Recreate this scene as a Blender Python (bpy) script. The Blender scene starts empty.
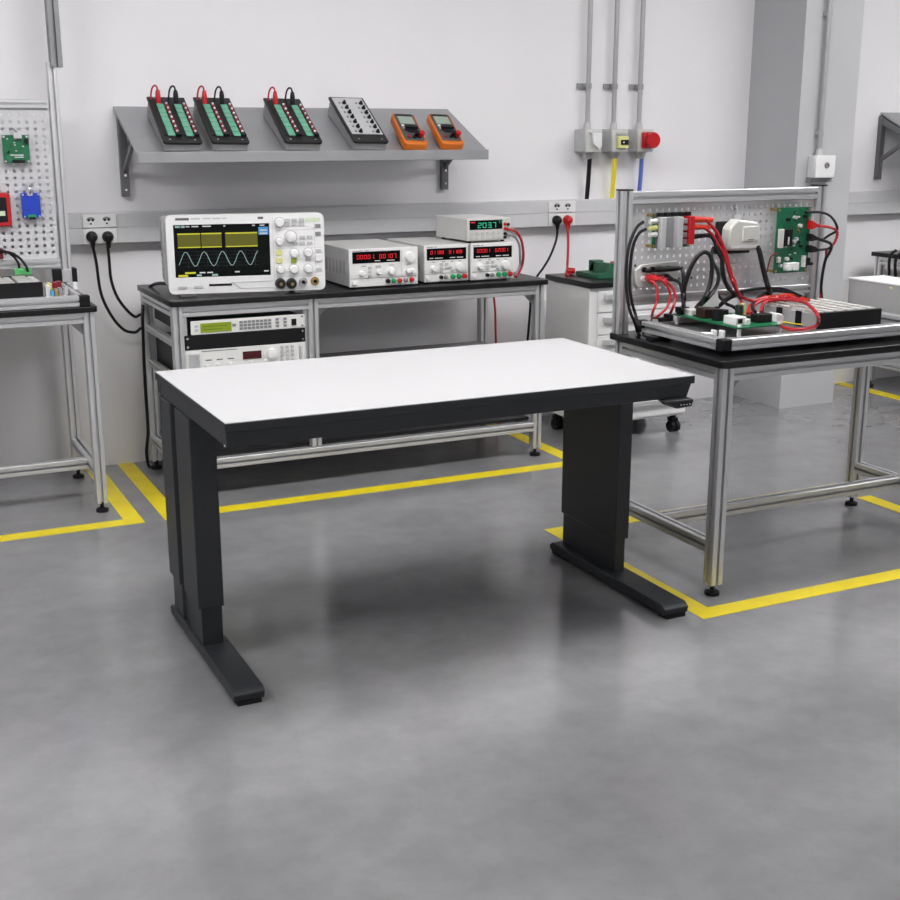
import bpy, bmesh, math, random
from mathutils import Vector, Matrix
random.seed(7)
R = math.radians
SC = bpy.context.scene
COL = SC.collection
PATHS = {
 'plug_a': [(0.9963,5.775,1.0803),(1.012,5.7792,0.9803),(1.0248,5.7833,0.8335),(1.0678,5.7875,0.7241),(1.1192,5.7917,0.6592),(1.1699,5.7958,0.6428),(1.2084,5.8,0.6471),(1.214,5.8,0.45),(1.216,5.8,0.2),(1.216,5.795,0.06),(1.225,5.79,0.008)],
 'plug_b': [(1.0672,5.775,1.0776),(1.0707,5.7792,0.9867),(1.0742,5.7833,0.895),(1.0968,5.7875,0.815),(1.1369,5.7917,0.7517),(1.1747,5.7958,0.716),(1.2123,5.8,0.7083),(1.222,5.8,0.5),(1.228,5.8,0.25),(1.23,5.795,0.06),(1.24,5.79,0.008)],
 'scope_cable': [(1.2378,5.4,0.9094),(1.2297,5.48,0.9034),(1.2246,5.6,0.8839),(1.2093,5.6725,0.8495),(1.2083,5.745,0.7997),(1.168,5.5962,0.7474),(1.1676,5.6068,0.6684),(1.1672,5.6249,0.527),(1.1668,5.6269,0.3673),(1.1664,5.629,0.2052),(1.166,5.6914,0.0896),(1.1827,5.7361,0.008),(1.2003,5.6875,0.008)],
 'lead_red': [(2.8218,5.2,1.108),(2.8696,5.208,1.095),(2.9056,5.216,1.0554),(2.9235,5.224,1.0018),(2.9287,5.232,0.9578),(2.9228,5.24,0.9141),(2.8584,5.1723,0.881)],
 'lead_black': [(2.8221,5.2,1.0832),(2.8694,5.21,1.0681),(2.899,5.22,1.0283),(2.9109,5.23,0.9698),(2.9144,5.24,0.9242),(2.8629,5.1932,0.881)],
 'red_behind': [(3.0457,5.76,0.7318),(3.0586,5.76,0.6355),(3.0626,5.76,0.5283),(3.0667,5.76,0.42),(3.0683,5.76,0.2563),(3.076,5.76,0.0899),(3.08,5.77,0.03),(3.09,5.77,0.008)],
 'plug_c': [(3.4256,5.775,1.0782),(3.4374,5.7729,1.0516),(3.4315,5.7707,0.9883),(3.3949,5.7686,0.9047),(3.3516,5.7664,0.8428),(3.3081,5.7643,0.7917),(3.2775,5.7621,0.7186),(3.2718,5.76,0.6222),(3.262,5.77,0.4),(3.258,5.78,0.1),(3.25,5.78,0.008)],
 'plug_d': [(3.4942,5.775,1.076),(3.4871,5.7462,1.0411),(3.475,5.7175,0.9642),(3.4565,5.6888,0.8879),(3.4371,5.66,0.849),(3.3362,5.5021,0.833),(3.3907,5.5522,0.833)],
 'feed_black': [(3.6473,5.8,1.4143),(3.6533,5.815,1.3245),(3.6541,5.83,1.1936)],
 'feed_yellow': [(3.8068,5.8,1.4128),(3.8137,5.815,1.322),(3.8156,5.83,1.1898)],
 'feed_blue': [(3.9828,5.8,1.411),(3.9907,5.815,1.3192),(3.9934,5.83,1.1937)],
 'blk_a': [(2.5829,3.735,1.241),(2.5535,3.73,1.2258),(2.5284,3.725,1.1885),(2.5106,3.72,1.1401),(2.5034,3.715,1.0745),(2.5044,3.71,1.0026),(2.5159,3.705,0.9352),(2.5383,3.7,0.8835),(2.596,3.765,0.8389),(2.5662,3.708,0.836)],
 'blk_b': [(2.5942,3.735,1.2158),(2.5607,3.7292,1.2008),(2.5352,3.7233,1.1608),(2.5225,3.7175,1.1011),(2.5179,3.7117,1.024),(2.5253,3.7058,0.9626),(2.5404,3.7,0.9117),(2.4672,3.5742,0.9),(2.607,3.765,0.8399)],
 'rd_a': [(2.599,3.7,1.031),(2.6078,3.69,1.0255),(2.617,3.68,0.9997),(2.6085,3.67,0.962),(2.5876,3.66,0.928),(2.6318,3.7298,0.895)],
 'rd_b': [(2.6191,3.7,1.0356),(2.6387,3.692,1.0343),(2.6637,3.684,1.0079),(2.6714,3.676,0.9745),(2.6526,3.668,0.937),(2.6174,3.66,0.9148),(2.6218,3.6939,0.893)],
 'rd_c': [(2.6465,3.7,1.0319),(2.66,3.69,1.0289),(2.6851,3.68,1.0016),(2.69,3.67,0.9685),(2.6742,3.66,0.9367),(2.685,3.6962,0.9)],
 'blk_c': [(2.7052,3.71,1.0312),(2.7207,3.6925,1.0209),(2.7215,3.675,0.9888),(2.7146,3.6575,0.9572),(2.7036,3.64,0.9374),(2.7963,3.765,0.9055)],
 'blk_d': [(2.7485,3.72,1.0695),(2.7407,3.7,1.0588),(2.7319,3.68,1.0047),(2.7213,3.66,0.9565),(2.788,3.7472,0.91)],
 'loop_a': [(2.7298,3.67,0.9605),(2.7238,3.665,1.0011),(2.7303,3.66,1.0408),(2.7446,3.655,1.0855),(2.7665,3.65,1.1185),(2.7896,3.645,1.1319),(2.8106,3.64,1.1231),(2.8191,3.635,1.0951),(2.8153,3.63,1.0396),(2.8004,3.625,0.9957),(2.7777,3.62,0.9636),(2.8582,3.765,0.9122)],
 'loop_b': [(2.8886,3.72,1.1385),(2.8691,3.7033,1.1094),(2.8666,3.6867,1.0825),(2.8729,3.67,1.061),(2.8671,3.6533,1.0288),(2.8376,3.6367,0.9923),(2.7917,3.62,0.9628),(2.8511,3.7461,0.915)],
 'hb_red_a': [(2.8354,3.725,1.2413),(2.8494,3.7222,1.241),(2.8728,3.7194,1.2195),(2.8965,3.7167,1.1962),(2.9124,3.7139,1.1698),(2.9403,3.7111,1.1171),(2.9558,3.7083,1.0706),(2.971,3.7056,1.0296),(2.9792,3.7028,1.0153),(2.9993,3.7,0.9657),(3.0807,3.7671,0.935),(3.0432,3.6689,0.9383),(3.1018,3.6825,0.9417),(3.1507,3.6839,0.945),(3.1414,3.6182,0.952),(3.1719,3.6089,0.9513),(3.127,3.4812,0.9507),(3.0337,3.3294,0.95),(2.9802,3.2437,0.94),(3.0548,3.3222,0.9),(2.9785,3.267,0.897),(2.903,3.2518,0.8978),(2.8836,3.2904,0.8985),(2.9315,3.3882,0.8992),(2.9373,3.4324,0.9)],
 'hb_red_b': [(2.8293,3.72,1.2144),(2.8437,3.7175,1.2109),(2.8713,3.715,1.1907),(2.8914,3.7125,1.1642),(2.9072,3.71,1.141),(2.9267,3.7075,1.118),(2.9444,3.705,1.0714),(2.9631,3.7025,1.0245),(2.9757,3.7,1.0008),(3.0573,3.765,0.9409),(3.0239,3.7093,0.9325),(2.9507,3.6128,0.93),(2.9109,3.5584,0.925)],
 'hb_blk': [(2.8351,3.72,1.1852),(2.8689,3.7163,1.1804),(2.8855,3.7125,1.1612),(2.8899,3.7088,1.1418),(2.8957,3.705,1.1252),(2.918,3.7012,1.0902),(2.9239,3.6975,1.0443),(2.9426,3.6938,0.9917),(2.9738,3.69,0.9694),(3.0317,3.7475,0.955),(2.9709,3.7288,0.9375),(2.9085,3.6972,0.92),(2.8699,3.6832,0.915)],
 'tray_red_a': [(2.9873,3.5512,0.915),(3.0514,3.6202,0.925),(3.088,3.6398,0.935),(3.0988,3.6034,0.945),(3.088,3.5425,0.955),(3.1204,3.5372,0.9517),(3.1424,3.52,0.9483),(3.1503,3.4928,0.945)],
 'tray_red_b': [(2.9405,3.5654,0.91),(3.011,3.6468,0.92),(3.0852,3.6999,0.93),(3.1496,3.727,0.94),(3.1364,3.6484,0.95),(3.2168,3.6921,0.9487),(3.2355,3.6571,0.9475),(3.2174,3.587,0.9462),(3.2103,3.5486,0.945)],
 'tray_red_c': [(2.9515,3.5601,0.91),(3.0141,3.6253,0.9225),(3.0618,3.6527,0.935),(3.1151,3.6479,0.945),(3.143,3.6308,0.9475),(3.1811,3.6444,0.95)],
 'tray_blk_a': [(2.9387,3.5205,0.92),(2.9942,3.608,0.93),(3.1055,3.7126,0.94),(3.1783,3.756,0.95),(3.2316,3.7615,0.955),(3.2614,3.7381,0.9517),(3.2685,3.6888,0.9483),(3.2424,3.603,0.945)],
 'tray_blk_b': [(2.9331,3.7377,0.905),(2.9841,3.765,0.9281),(3.0404,3.765,0.9546),(3.1036,3.765,0.9647),(3.1681,3.765,0.968),(3.2118,3.765,0.9656),(3.2672,3.765,0.96),(3.2463,3.683,0.9567),(3.2146,3.6031,0.955)],
 'tray_blk_c': [(2.9374,3.6055,0.905),(2.9588,3.6724,0.92),(2.9146,3.6569,0.935),(2.96,3.7485,0.94),(2.9505,3.765,0.9618)],
 'tray_yellow': [(3.0262,3.4905,0.885),(3.0354,3.4621,0.885),(3.039,3.4248,0.885),(3.0534,3.4003,0.885)],
 'wb_blk': [(3.1092,3.74,1.1333),(3.1146,3.73,1.1114),(3.1249,3.72,1.059),(3.1376,3.71,1.0063),(3.1437,3.7,0.9766),(3.2079,3.765,0.9464),(3.1748,3.7365,0.94)],
 'wb_blk_b': [(2.9455,3.74,1.1176),(2.9448,3.735,1.0697),(2.9484,3.73,1.029),(2.9655,3.725,0.9948),(2.9966,3.72,0.9635),(3.0718,3.765,0.9464)],
 'pcb_blk_a': [(3.3512,3.75,1.2529),(3.4189,3.7529,1.2509),(3.4683,3.7557,1.2378),(3.5043,3.7586,1.2095),(3.5211,3.7614,1.1815),(3.5086,3.7643,1.1693),(3.4866,3.7671,1.159),(3.46,3.77,1.1442)],
 'pcb_red': [(3.3921,3.74,1.2008),(3.4252,3.743,1.1976),(3.4638,3.746,1.193),(3.5009,3.749,1.1811),(3.5143,3.752,1.163),(3.5063,3.755,1.1319),(3.4879,3.758,1.1128),(3.4739,3.761,1.1014),(3.4764,3.764,1.0776),(3.4727,3.767,1.0382),(3.468,3.77,0.9828),(3.466,3.765,0.904),(3.4751,3.765,0.8634)],
 'pcb_blk_b': [(3.3966,3.74,1.1535),(3.4407,3.7429,1.1412),(3.475,3.7457,1.1299),(3.4864,3.7486,1.1137),(3.479,3.7514,1.0903),(3.4682,3.7543,1.071),(3.4633,3.7571,1.0435),(3.4605,3.76,1.004),(3.4639,3.765,0.9518),(3.4742,3.765,0.8995),(3.4833,3.765,0.8589)],
 'pcb_blk_c': [(3.406,3.74,1.1079),(3.4476,3.7467,1.1068),(3.4789,3.7533,1.1097),(3.4957,3.76,1.1155)],
 'pcb_thin': [(3.2284,3.755,1.1006),(3.2098,3.7588,1.0973),(3.1968,3.7625,1.086),(3.1924,3.7663,1.0591),(3.1907,3.77,1.028)],
 'l_blk_a': [(0.5819,5.66,1.0575),(0.5987,5.648,1.0578),(0.6237,5.636,1.0483),(0.6434,5.624,1.0295),(0.6557,5.612,1.0039),(0.6561,5.6,0.9884)],
 'l_blk_b': [(0.5814,5.66,1.0519),(0.6021,5.64,1.0555),(0.6353,5.62,1.0468),(0.6629,5.6,1.0261),(0.6807,5.58,0.9963),(0.6853,5.56,0.9743)],
 'far_a': [(5.6705,5.55,0.8608),(5.633,5.55,0.8385),(5.6226,5.55,0.7913),(5.6319,5.55,0.713)],
 'far_b': [(5.6772,5.5,0.8528),(5.6318,5.5,0.8311),(5.6214,5.5,0.7841),(5.6341,5.5,0.712)],
}


# ------------------------------------------------------------------ materials
MATS = {}
def mat(name, col, rough=0.5, metal=0.0, var=0.04, scale=30.0, emit=0.0, emcol=None, spec=0.5, bump=0.0):
    if name in MATS: return MATS[name]
    m = bpy.data.materials.new(name); m.use_nodes = True
    nt = m.node_tree; b = nt.nodes['Principled BSDF']
    b.inputs['Roughness'].default_value = rough
    b.inputs['Metallic'].default_value = metal
    b.inputs['Specular IOR Level'].default_value = spec
    tc = nt.nodes.new('ShaderNodeTexCoord')
    nz = nt.nodes.new('ShaderNodeTexNoise'); nz.inputs['Scale'].default_value = scale; nz.inputs['Detail'].default_value = 4
    nt.links.new(tc.outputs['Object'], nz.inputs['Vector'])
    rp = nt.nodes.new('ShaderNodeValToRGB')
    rp.color_ramp.elements[0].position = .3; rp.color_ramp.elements[1].position = .7
    lo = [max(0, c*(1-var)) for c in col]; hi = [min(1, c*(1+var)) for c in col]
    rp.color_ramp.elements[0].color = (*lo, 1); rp.color_ramp.elements[1].color = (*hi, 1)
    nt.links.new(nz.outputs['Fac'], rp.inputs['Fac'])
    nt.links.new(rp.outputs['Color'], b.inputs['Base Color'])
    if bump:
        bp = nt.nodes.new('ShaderNodeBump'); bp.inputs['Strength'].default_value = bump; bp.inputs['Distance'].default_value = .002
        nt.links.new(nz.outputs['Fac'], bp.inputs['Height']); nt.links.new(bp.outputs['Normal'], b.inputs['Normal'])
    if emit:
        b.inputs['Emission Color'].default_value = (*(emcol or col), 1)
        b.inputs['Emission Strength'].default_value = emit
    MATS[name] = m
    return m

def floor_mat():
    m = bpy.data.materials.new('polished_concrete'); m.use_nodes = True
    nt = m.node_tree; b = nt.nodes['Principled BSDF']; L = nt.links.new
    tc = nt.nodes.new('ShaderNodeTexCoord')
    def noise(scale, detail, rough=.55):
        n = nt.nodes.new('ShaderNodeTexNoise'); n.inputs['Scale'].default_value = scale
        n.inputs['Detail'].default_value = detail; n.inputs['Roughness'].default_value = rough
        L(tc.outputs['Object'], n.inputs['Vector']); return n
    n1 = noise(1.6, 6, .6); n2 = noise(9, 5, .65); n3 = noise(45, 3)
    def ramp(src, a, ca, bb, cb):
        r = nt.nodes.new('ShaderNodeValToRGB'); e = r.color_ramp.elements
        e[0].position = a; e[0].color = (*ca, 1); e[1].position = bb; e[1].color = (*cb, 1)
        L(src, r.inputs['Fac']); return r
    r1 = ramp(n1.outputs['Fac'], .3, FLOOR_LO, .72, FLOOR_HI)
    r2 = ramp(n2.outputs['Fac'], .36, (.80, .80, .80), .62, (1.05, 1.05, 1.06))
    mx = nt.nodes.new('ShaderNodeMix'); mx.data_type = 'RGBA'; mx.blend_type = 'MULTIPLY'; mx.inputs['Factor'].default_value = .45
    L(r1.outputs['Color'], mx.inputs['A']); L(r2.outputs['Color'], mx.inputs['B'])
    # small dark scuffs
    r3 = ramp(n3.outputs['Fac'], .26, (.6, .6, .6), .36, (1, 1, 1))
    mx2 = nt.nodes.new('ShaderNodeMix'); mx2.data_type = 'RGBA'; mx2.blend_type = 'MULTIPLY'; mx2.inputs['Factor'].default_value = .16
    L(mx.outputs['Result'], mx2.inputs['A']); L(r3.outputs['Color'], mx2.inputs['B'])
    L(mx2.outputs['Result'], b.inputs['Base Color'])
    rr = ramp(n2.outputs['Fac'], .35, (.13,)*3, .65, (.22,)*3)
    L(rr.outputs['Color'], b.inputs['Roughness'])
    b.inputs['Specular IOR Level'].default_value = .6
    b.inputs['Coat Weight'].default_value = .45; b.inputs['Coat Roughness'].default_value = .13
    return m

FLOOR_LO = (.20, .20, .207); FLOOR_HI = (.285, .285, .291)
WALL = mat('wall_paint', (.80, .79, .81), .6, var=.012, scale=3)
PILLAR = mat('pillar_paint', (.47, .475, .49), .55, var=.02, scale=4)
CEIL = mat('ceiling_paint', (.22, .22, .23), .8, var=.01)
WALLF = mat('far_wall_paint', (.26, .26, .27), .7, var=.02, scale=3)
ALU = mat('aluminium', (.70, .705, .715), .38, .75, var=.02, scale=14)
ALUD = mat('aluminium_cap', (.35, .35, .36), .4, .6)
STEEL = mat('shelf_steel', (.36, .365, .375), .42, .55, var=.05, scale=8)
STEELD = mat('bracket_steel', (.17, .172, .18), .45, .5)
TRUNK = mat('trunking_plastic', (.62, .62, .635), .45, var=.015)
WPLAS = mat('white_plastic', (.78, .78, .78), .38, var=.02)
IVORY = mat('ivory_plastic', (.58, .58, .55), .4, var=.02)
GPLAS = mat('grey_plastic', (.5, .505, .51), .45, var=.03)
MGREY = mat('mid_grey_plastic', (.25, .25, .26), .45)
BLKW = mat('black_worktop', (.008, .008, .009), .32, var=.1, scale=60, spec=.35)
BLK = mat('black_plastic', (.006, .006, .007), .45, var=.08, spec=.3)
BLKM = mat('black_metal', (.012, .012, .013), .45, .0, spec=.3)
RUB = mat('black_rubber', (.006, .006, .007), .55, spec=.3)
DESK = mat('dark_grey_powdercoat', (.024, .0265, .030), .42, .0, var=.06, scale=200, spec=.35)
LAM = mat('white_laminate', (.50, .50, .507), .5, var=.006)
YEL = mat('yellow_floor_paint', (.82, .66, .012), .38, var=.06, scale=12)
YCAB = mat('yellow_cable', (.85, .72, .02), .4)
BLUC = mat('blue_cable', (.10, .16, .52), .4)
RED = mat('red_plastic', (.50, .008, .014), .35, var=.05)
REDC = mat('red_cable', (.42, .010, .018), .38)
REDO = mat('orange_red_plastic', (.55, .035, .012), .35)
REDD = mat('dark_red_plastic', (.22, .01, .02), .4)
ORG = mat('orange_rubber', (.62, .15, .008), .45)
GRN = mat('green_plastic', (.01, .30, .11), .4)
PCB = mat('circuit_board_green', (.008, .13, .06), .35, var=.25, scale=60)
PCBL = mat('bright_circuit_green', (.010, .145, .058), .35, var=.25, scale=60)
DGRN = mat('dark_green_enamel', (.02, .115, .06), .45)
MINT = mat('mint_label', (.13, .40, .27), .45, var=.08)
BLU = mat('blue_plastic', (.012, .05, .50), .38, var=.06)
CYN = mat('light_blue_plastic', (.05, .35, .65), .4)
PSU = mat('instrument_grey', (.62, .62, .605), .45, var=.02)
PSUF = mat('instrument_face', (.74, .74, .725), .45, var=.02)
SIDE = mat('instrument_side', (.43, .43, .43), .45, .2, var=.03)
SILV = mat('brushed_silver', (.62, .62, .63), .36, .45, var=.04, scale=20)
BRAS = mat('brass', (.45, .32, .14), .35, .8)
CHR = mat('chrome', (.7, .7, .7), .2, .95)
INK = mat('print_ink', (.12, .12, .13), .6)
INKL = mat('pale_print', (.7, .7, .7), .6)
PEG = mat('pegboard_steel', (.60, .60, .615), .5, .1, var=.03, scale=6)
CABW = mat('cabinet_enamel', (.74, .74, .74), .4, var=.015)
CELL = mat('cell_top', (.62, .61, .58), .4, .15, var=.06)
GLASS = mat('screen_glass', (.003, .004, .004), .15, spec=.15)
LCDG = mat('lcd_green', (.17, .23, .012), .3, emit=.10, emcol=(.30, .42, .02))
LCDP = mat('lcd_grey', (.30, .37, .31), .3)
LEDR = mat('led_red', (.3, .01, .015), .4, emit=.34, emcol=(1, .02, .03))
LEDG = mat('led_green', (.02, .2, .12), .4, emit=.3, emcol=(.05, .8, .45))
SCY = mat('trace_yellow', (.2, .19, .01), .4, emit=.28, emcol=(.62, .6, .03))
SCO = mat('trace_olive', (.01, .0095, .002), .4, emit=.24, emcol=(.19, .18, .005))
SCC = mat('trace_cyan', (.1, .16, .15), .4, emit=.22, emcol=(.4, .6, .55))
SCB = mat('screen_blue', (.02, .08, .15), .4, emit=.35, emcol=(.05, .25, .55))
SCW = mat('screen_white', (.2, .2, .2), .4, emit=.25, emcol=(.7, .7, .7))
SCD = mat('screen_dim', (.006, .012, .012), .4, emit=.05, emcol=(.05, .09, .09))
PYEL = mat('pale_yellow_plastic', (.72, .70, .28), .4)
LIME = mat('lime_plastic', (.30, .42, .03), .4)
PGRN = mat('pale_green_plastic', (.62, .72, .52), .4)
LAMP = mat('lamp_diffuser', (.9, .9, .9), .5, emit=5.6, emcol=(1.0, .985, .985))

# ------------------------------------------------------------------ mesh builder
class MB:
    def __init__(s): s.v = []; s.f = []
    def add(s, vs, fs):
        o = len(s.v); s.v += [tuple(v) for v in vs]; s.f += [tuple(i+o for i in f) for f in fs]; return s
    def box(s, x0, x1, y0, y1, z0, z1):
        vs = [(x, y, z) for z in (z0, z1) for y in (y0, y1) for x in (x0, x1)]
        return s.add(vs, [(0,2,3,1), (4,5,7,6), (0,1,5,4), (2,6,7,3), (0,4,6,2), (1,3,7,5)])
    def obox(s, M, x0, x1, y0, y1, z0, z1):
        t = MB().box(x0, x1, y0, y1, z0, z1); return s.add([M @ Vector(v) for v in t.v], t.f)
    def cyl(s, p0, p1, r0, r1=None, n=16):
        r1 = r0 if r1 is None else r1
        p0 = Vector(p0); p1 = Vector(p1); d = (p1-p0).normalized()
        a = d.orthogonal().normalized(); b = d.cross(a)
        vs = []
        for p, r in ((p0, r0), (p1, r1)):
            for i in range(n):
                t = 2*math.pi*i/n; vs.append(p + a*r*math.cos(t) + b*r*math.sin(t))
        fs = [(i, (i+1) % n, n+(i+1) % n, n+i) for i in range(n)] + [tuple(range(n-1, -1, -1)), tuple(range(n, 2*n))]
        return s.add(vs, fs)
    def lathe(s, p0, d, prof, n=16):
        p0 = Vector(p0); d = Vector(d).normalized(); a = d.orthogonal().normalized(); b = d.cross(a)
        vs = []; fs = []
        for (h, r) in prof:
            for i in range(n):
                t = 2*math.pi*i/n; vs.append(p0 + d*h + a*r*math.cos(t) + b*r*math.sin(t))
        for k in range(len(prof)-1):
            for i in range(n): fs.append((k*n+i, k*n+(i+1) % n, (k+1)*n+(i+1) % n, (k+1)*n+i))
        fs.append(tuple(range(n-1, -1, -1))); fs.append(tuple((len(prof)-1)*n+i for i in range(n)))
        return s.add(vs, fs)
    def prism(s, poly, axis, a0, a1):
        n = len(poly)
        P = {'x': lambda u, v, w: (w, u, v), 'y': lambda u, v, w: (u, w, v), 'z': lambda u, v, w: (u, v, w)}[axis]
        vs = [P(u, v, a0) for u, v in poly] + [P(u, v, a1) for u, v in poly]
        fs = [(i, (i+1) % n, n+(i+1) % n, n+i) for i in range(n)] + [tuple(range(n-1, -1, -1)), tuple(range(n, 2*n))]
        return s.add(vs, fs)
    def bar(s, axis, a0, a1, c0, c1, sz, sz2=None):
        # aluminium T-slot extrusion along an axis; c0, c1 = centre in the other two axes
        sz2 = sz2 or sz
        return s.prism([(c0+u, c1+v) for u, v in tslot(sz, sz2)], axis, a0, a1)
    def tube(s, pts, r, n=8, sub=6):
        P = [Vector(p) for p in pts]
        if len(P) > 2:
            Q = []
            E = [P[0]*2-P[1]] + P + [P[-1]*2-P[-2]]
            for i in range(1, len(E)-2):
                a, b, c, d = E[i-1], E[i], E[i+1], E[i+2]
                for k in range(sub):
                    t = k/sub
                    Q.append(.5*((2*b) + (c-a)*t + (2*a-5*b+4*c-d)*t*t + (3*b-a-3*c+d)*t**3))
            Q.append(P[-1]); P = Q
        vs = []; fs = []; up = None
        for i, p in enumerate(P):
            d = (P[min(i+1, len(P)-1)] - P[max(i-1, 0)])
            d = d.normalized() if d.length > 1e-9 else Vector((0, 0, 1))
            if up is None: up = d.orthogonal().normalized()
            up = (up - d*up.dot(d)); up = up.normalized() if up.length > 1e-6 else d.orthogonal().normalized()
            b = d.cross(up)
            for k in range(n):
                t = 2*math.pi*k/n; vs.append(p + up*r*math.cos(t) + b*r*math.sin(t))
        m = len(P)
        for i in range(m-1):
            for k in range(n): fs.append((i*n+k, i*n+(k+1) % n, (i+1)*n+(k+1) % n, (i+1)*n+k))
        fs.append(tuple(range(n-1, -1, -1))); fs.append(tuple((m-1)*n+k for k in range(n)))
        return s.add(vs, fs)

def tslot(a, b):
    # extrusion section: four undercut slots
    hx = a/2; hy = b/2; e = .0022
    w = .0052; lip = .003; W = .0115; d = min(.017, a*.375)
    q = [(w, 0), (w, lip), (W, lip), (W*.46, d), (-W*.46, d), (-W, lip), (-w, lip), (-w, 0)]
    out = [(-hx+e, -hy)] + [(-u, -hy+v) for u, v in q] + [(hx-e, -hy), (hx, -hy+e)]
    out += [(hx-v, -u) for u, v in q] + [(hx, hy-e), (hx-e, hy)]
    out += [(u, hy-v) for u, v in q] + [(-hx+e, hy), (-hx, hy-e)]
    out += [(-hx+v, u) for u, v in q] + [(-hx, -hy+e)]
    return out

ROOT = {}          # object name -> its world origin when it was built in world coordinates
def build(mb, name, m, parent=None, bev=0, origin=None, local=False):
    me = bpy.data.meshes.new(name)
    off = Vector((0, 0, 0))
    if parent is not None and not local: off = ROOT.get(parent.name, Vector((0, 0, 0)))
    if parent is None: off = Vector(origin) if origin is not None else off
    me.from_pydata([tuple(Vector(v)-off) for v in mb.v], [], mb.f)
    bm = bmesh.new(); bm.from_mesh(me); bmesh.ops.recalc_face_normals(bm, faces=bm.faces[:]); bm.to_mesh(me); bm.free()
    me.polygons.foreach_set('use_smooth', [True]*len(me.polygons))
    me.set_sharp_from_angle(angle=R(35))
    me.materials.append(m)
    o = bpy.data.objects.new(name, me); COL.objects.link(o)
    if parent is not None:
        o.parent = parent; ROOT[o.name] = off
    else:
        o.location = off; ROOT[o.name] = off
    if bev:
        b = o.modifiers.new('edge', 'BEVEL'); b.width = bev; b.segments = 2; b.limit_method = 'ANGLE'; b.angle_limit = R(40)
    return o

def tag(o, label, cat, group=None, kind=None):
    o['label'] = label; o['category'] = cat
    if group: o['group'] = group
    if kind: o['kind'] = kind
    return o
def thing(name, label, cat, loc=(0, 0, 0), group=None, rot=None):
    o = bpy.data.objects.new(name, None); COL.objects.link(o)
    o.location = loc; o.empty_display_size = .05
    ROOT[o.name] = Vector(loc)
    if rot is not None: o.rotation_euler = rot
    return tag(o, label, cat, group)
def struct(o): o['kind'] = 'structure'; return o
def B(x0, x1, y0, y1, z0, z1): return MB().box(x0, x1, y0, y1, z0, z1)
def dup(o, d, parent=None):
    c = o.copy(); COL.objects.link(c); c.parent = parent or o.parent
    c.location = o.location + Vector(d); ROOT[c.name] = ROOT.get(o.name, Vector())
    return c
def copy_tree(o, parent=None):
    c = o.copy(); COL.objects.link(c); c.parent = parent
    ROOT[c.name] = ROOT.get(o.name, Vector())
    for ch in list(o.children): copy_tree(ch, c)
    return c
def at_list(mk, name, m, parent, pts, bev=0, local=True):
    """one mesh built at the origin, placed at each (x,y,z) below parent"""
    out = []
    for i, p in enumerate(pts):
        if i == 0:
            o = build(mk, name, m, parent, bev, local=True); o.location = p
        else:
            o = out[0].copy(); COL.objects.link(o); o.location = p
        out.append(o)
    return out

# ------------------------------------------------------------------ room
Yb = 5.86
def shell(name, mb, m):
    return struct(build(mb, name, m))
fl = shell('floor', B(-3, 9, -3.2, Yb+.15, -.1, 0), floor_mat())
shell('wall_back', B(-3, 9, Yb, Yb+.15, 0, 3.4), WALL)
shell('wall_left', B(-3.15, -3, -3.2, Yb+.15, 0, 3.4), WALLF)
shell('wall_right', B(9, 9.15, -3.2, Yb+.15, 0, 3.4), WALLF)
shell('wall_front', B(-3, 9, -3.35, -3.2, 0, 3.4), WALL)
shell('ceiling', B(-3, 9, -3.2, Yb+.15, 3.4, 3.5), CEIL)
shell('pillar', B(4.748, 5.150, 5.43, Yb, 0, 3.4), PILLAR)

# ceiling luminaires; the row behind the camera is unseen, added as front fill
k = 0
for lys, where, lxs in (((2.87, 3.43), 'above the white table', (-2.35, -1.05, 1.05, 2.35, 4.95, 6.25, 8.2)), ((-2.2,), 'added as fill over the camera end of the floor', (-1.2, .6, 2.4, 4.2, 6.0))):
    for ly in lys:
        for lx in lxs:
            t = thing('ceiling_light', 'square cornered white ceiling panel light, cluster %s' % where, 'ceiling light', (lx, ly, 3.31), 'ceiling lights in the cluster %s' % where)
            build(B(lx-.64, lx+.64, ly-.27, ly+.27, 3.345, 3.4), 'housing', WPLAS, t)
            build(B(lx-.61, lx+.61, ly-.24, ly+.24, 3.315, 3.345), 'diffuser', LAMP, t)

# painted floor markings
def marking(rects, label):
    mb = MB()
    for r in rects: mb.box(*r, 0.0, .0012)
    o = build(mb, 'floor_marking', YEL); tag(o, label, 'floor marking', None); return o
marking([(2.405, 3.94, 3.045, 3.122), (2.405, 2.480, 3.122, 4.09), (2.48, 3.94, 4.015, 4.09), (3.864, 3.94, 3.122, 3.88)], 'yellow painted rectangle on the floor around the bench with the wired circuit tray')
marking([(-2.2, .977, 4.887, 4.966), (.903, .977, 4.966, Yb)], 'yellow painted line turning a corner round the bench with the blue module board')
marking([(1.058, 3.113, 4.880, 4.963), (1.058, 1.133, 4.963, Yb), (3.038, 3.113, 4.963, Yb)], 'yellow painted line boxing in the bench that carries the oscilloscope')
marking([(5.55, 5.64, 4.6, Yb), (5.55, 7.9, 4.52, 4.6)], 'yellow painted line beyond the grey pillar, round the far black bench')

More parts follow.
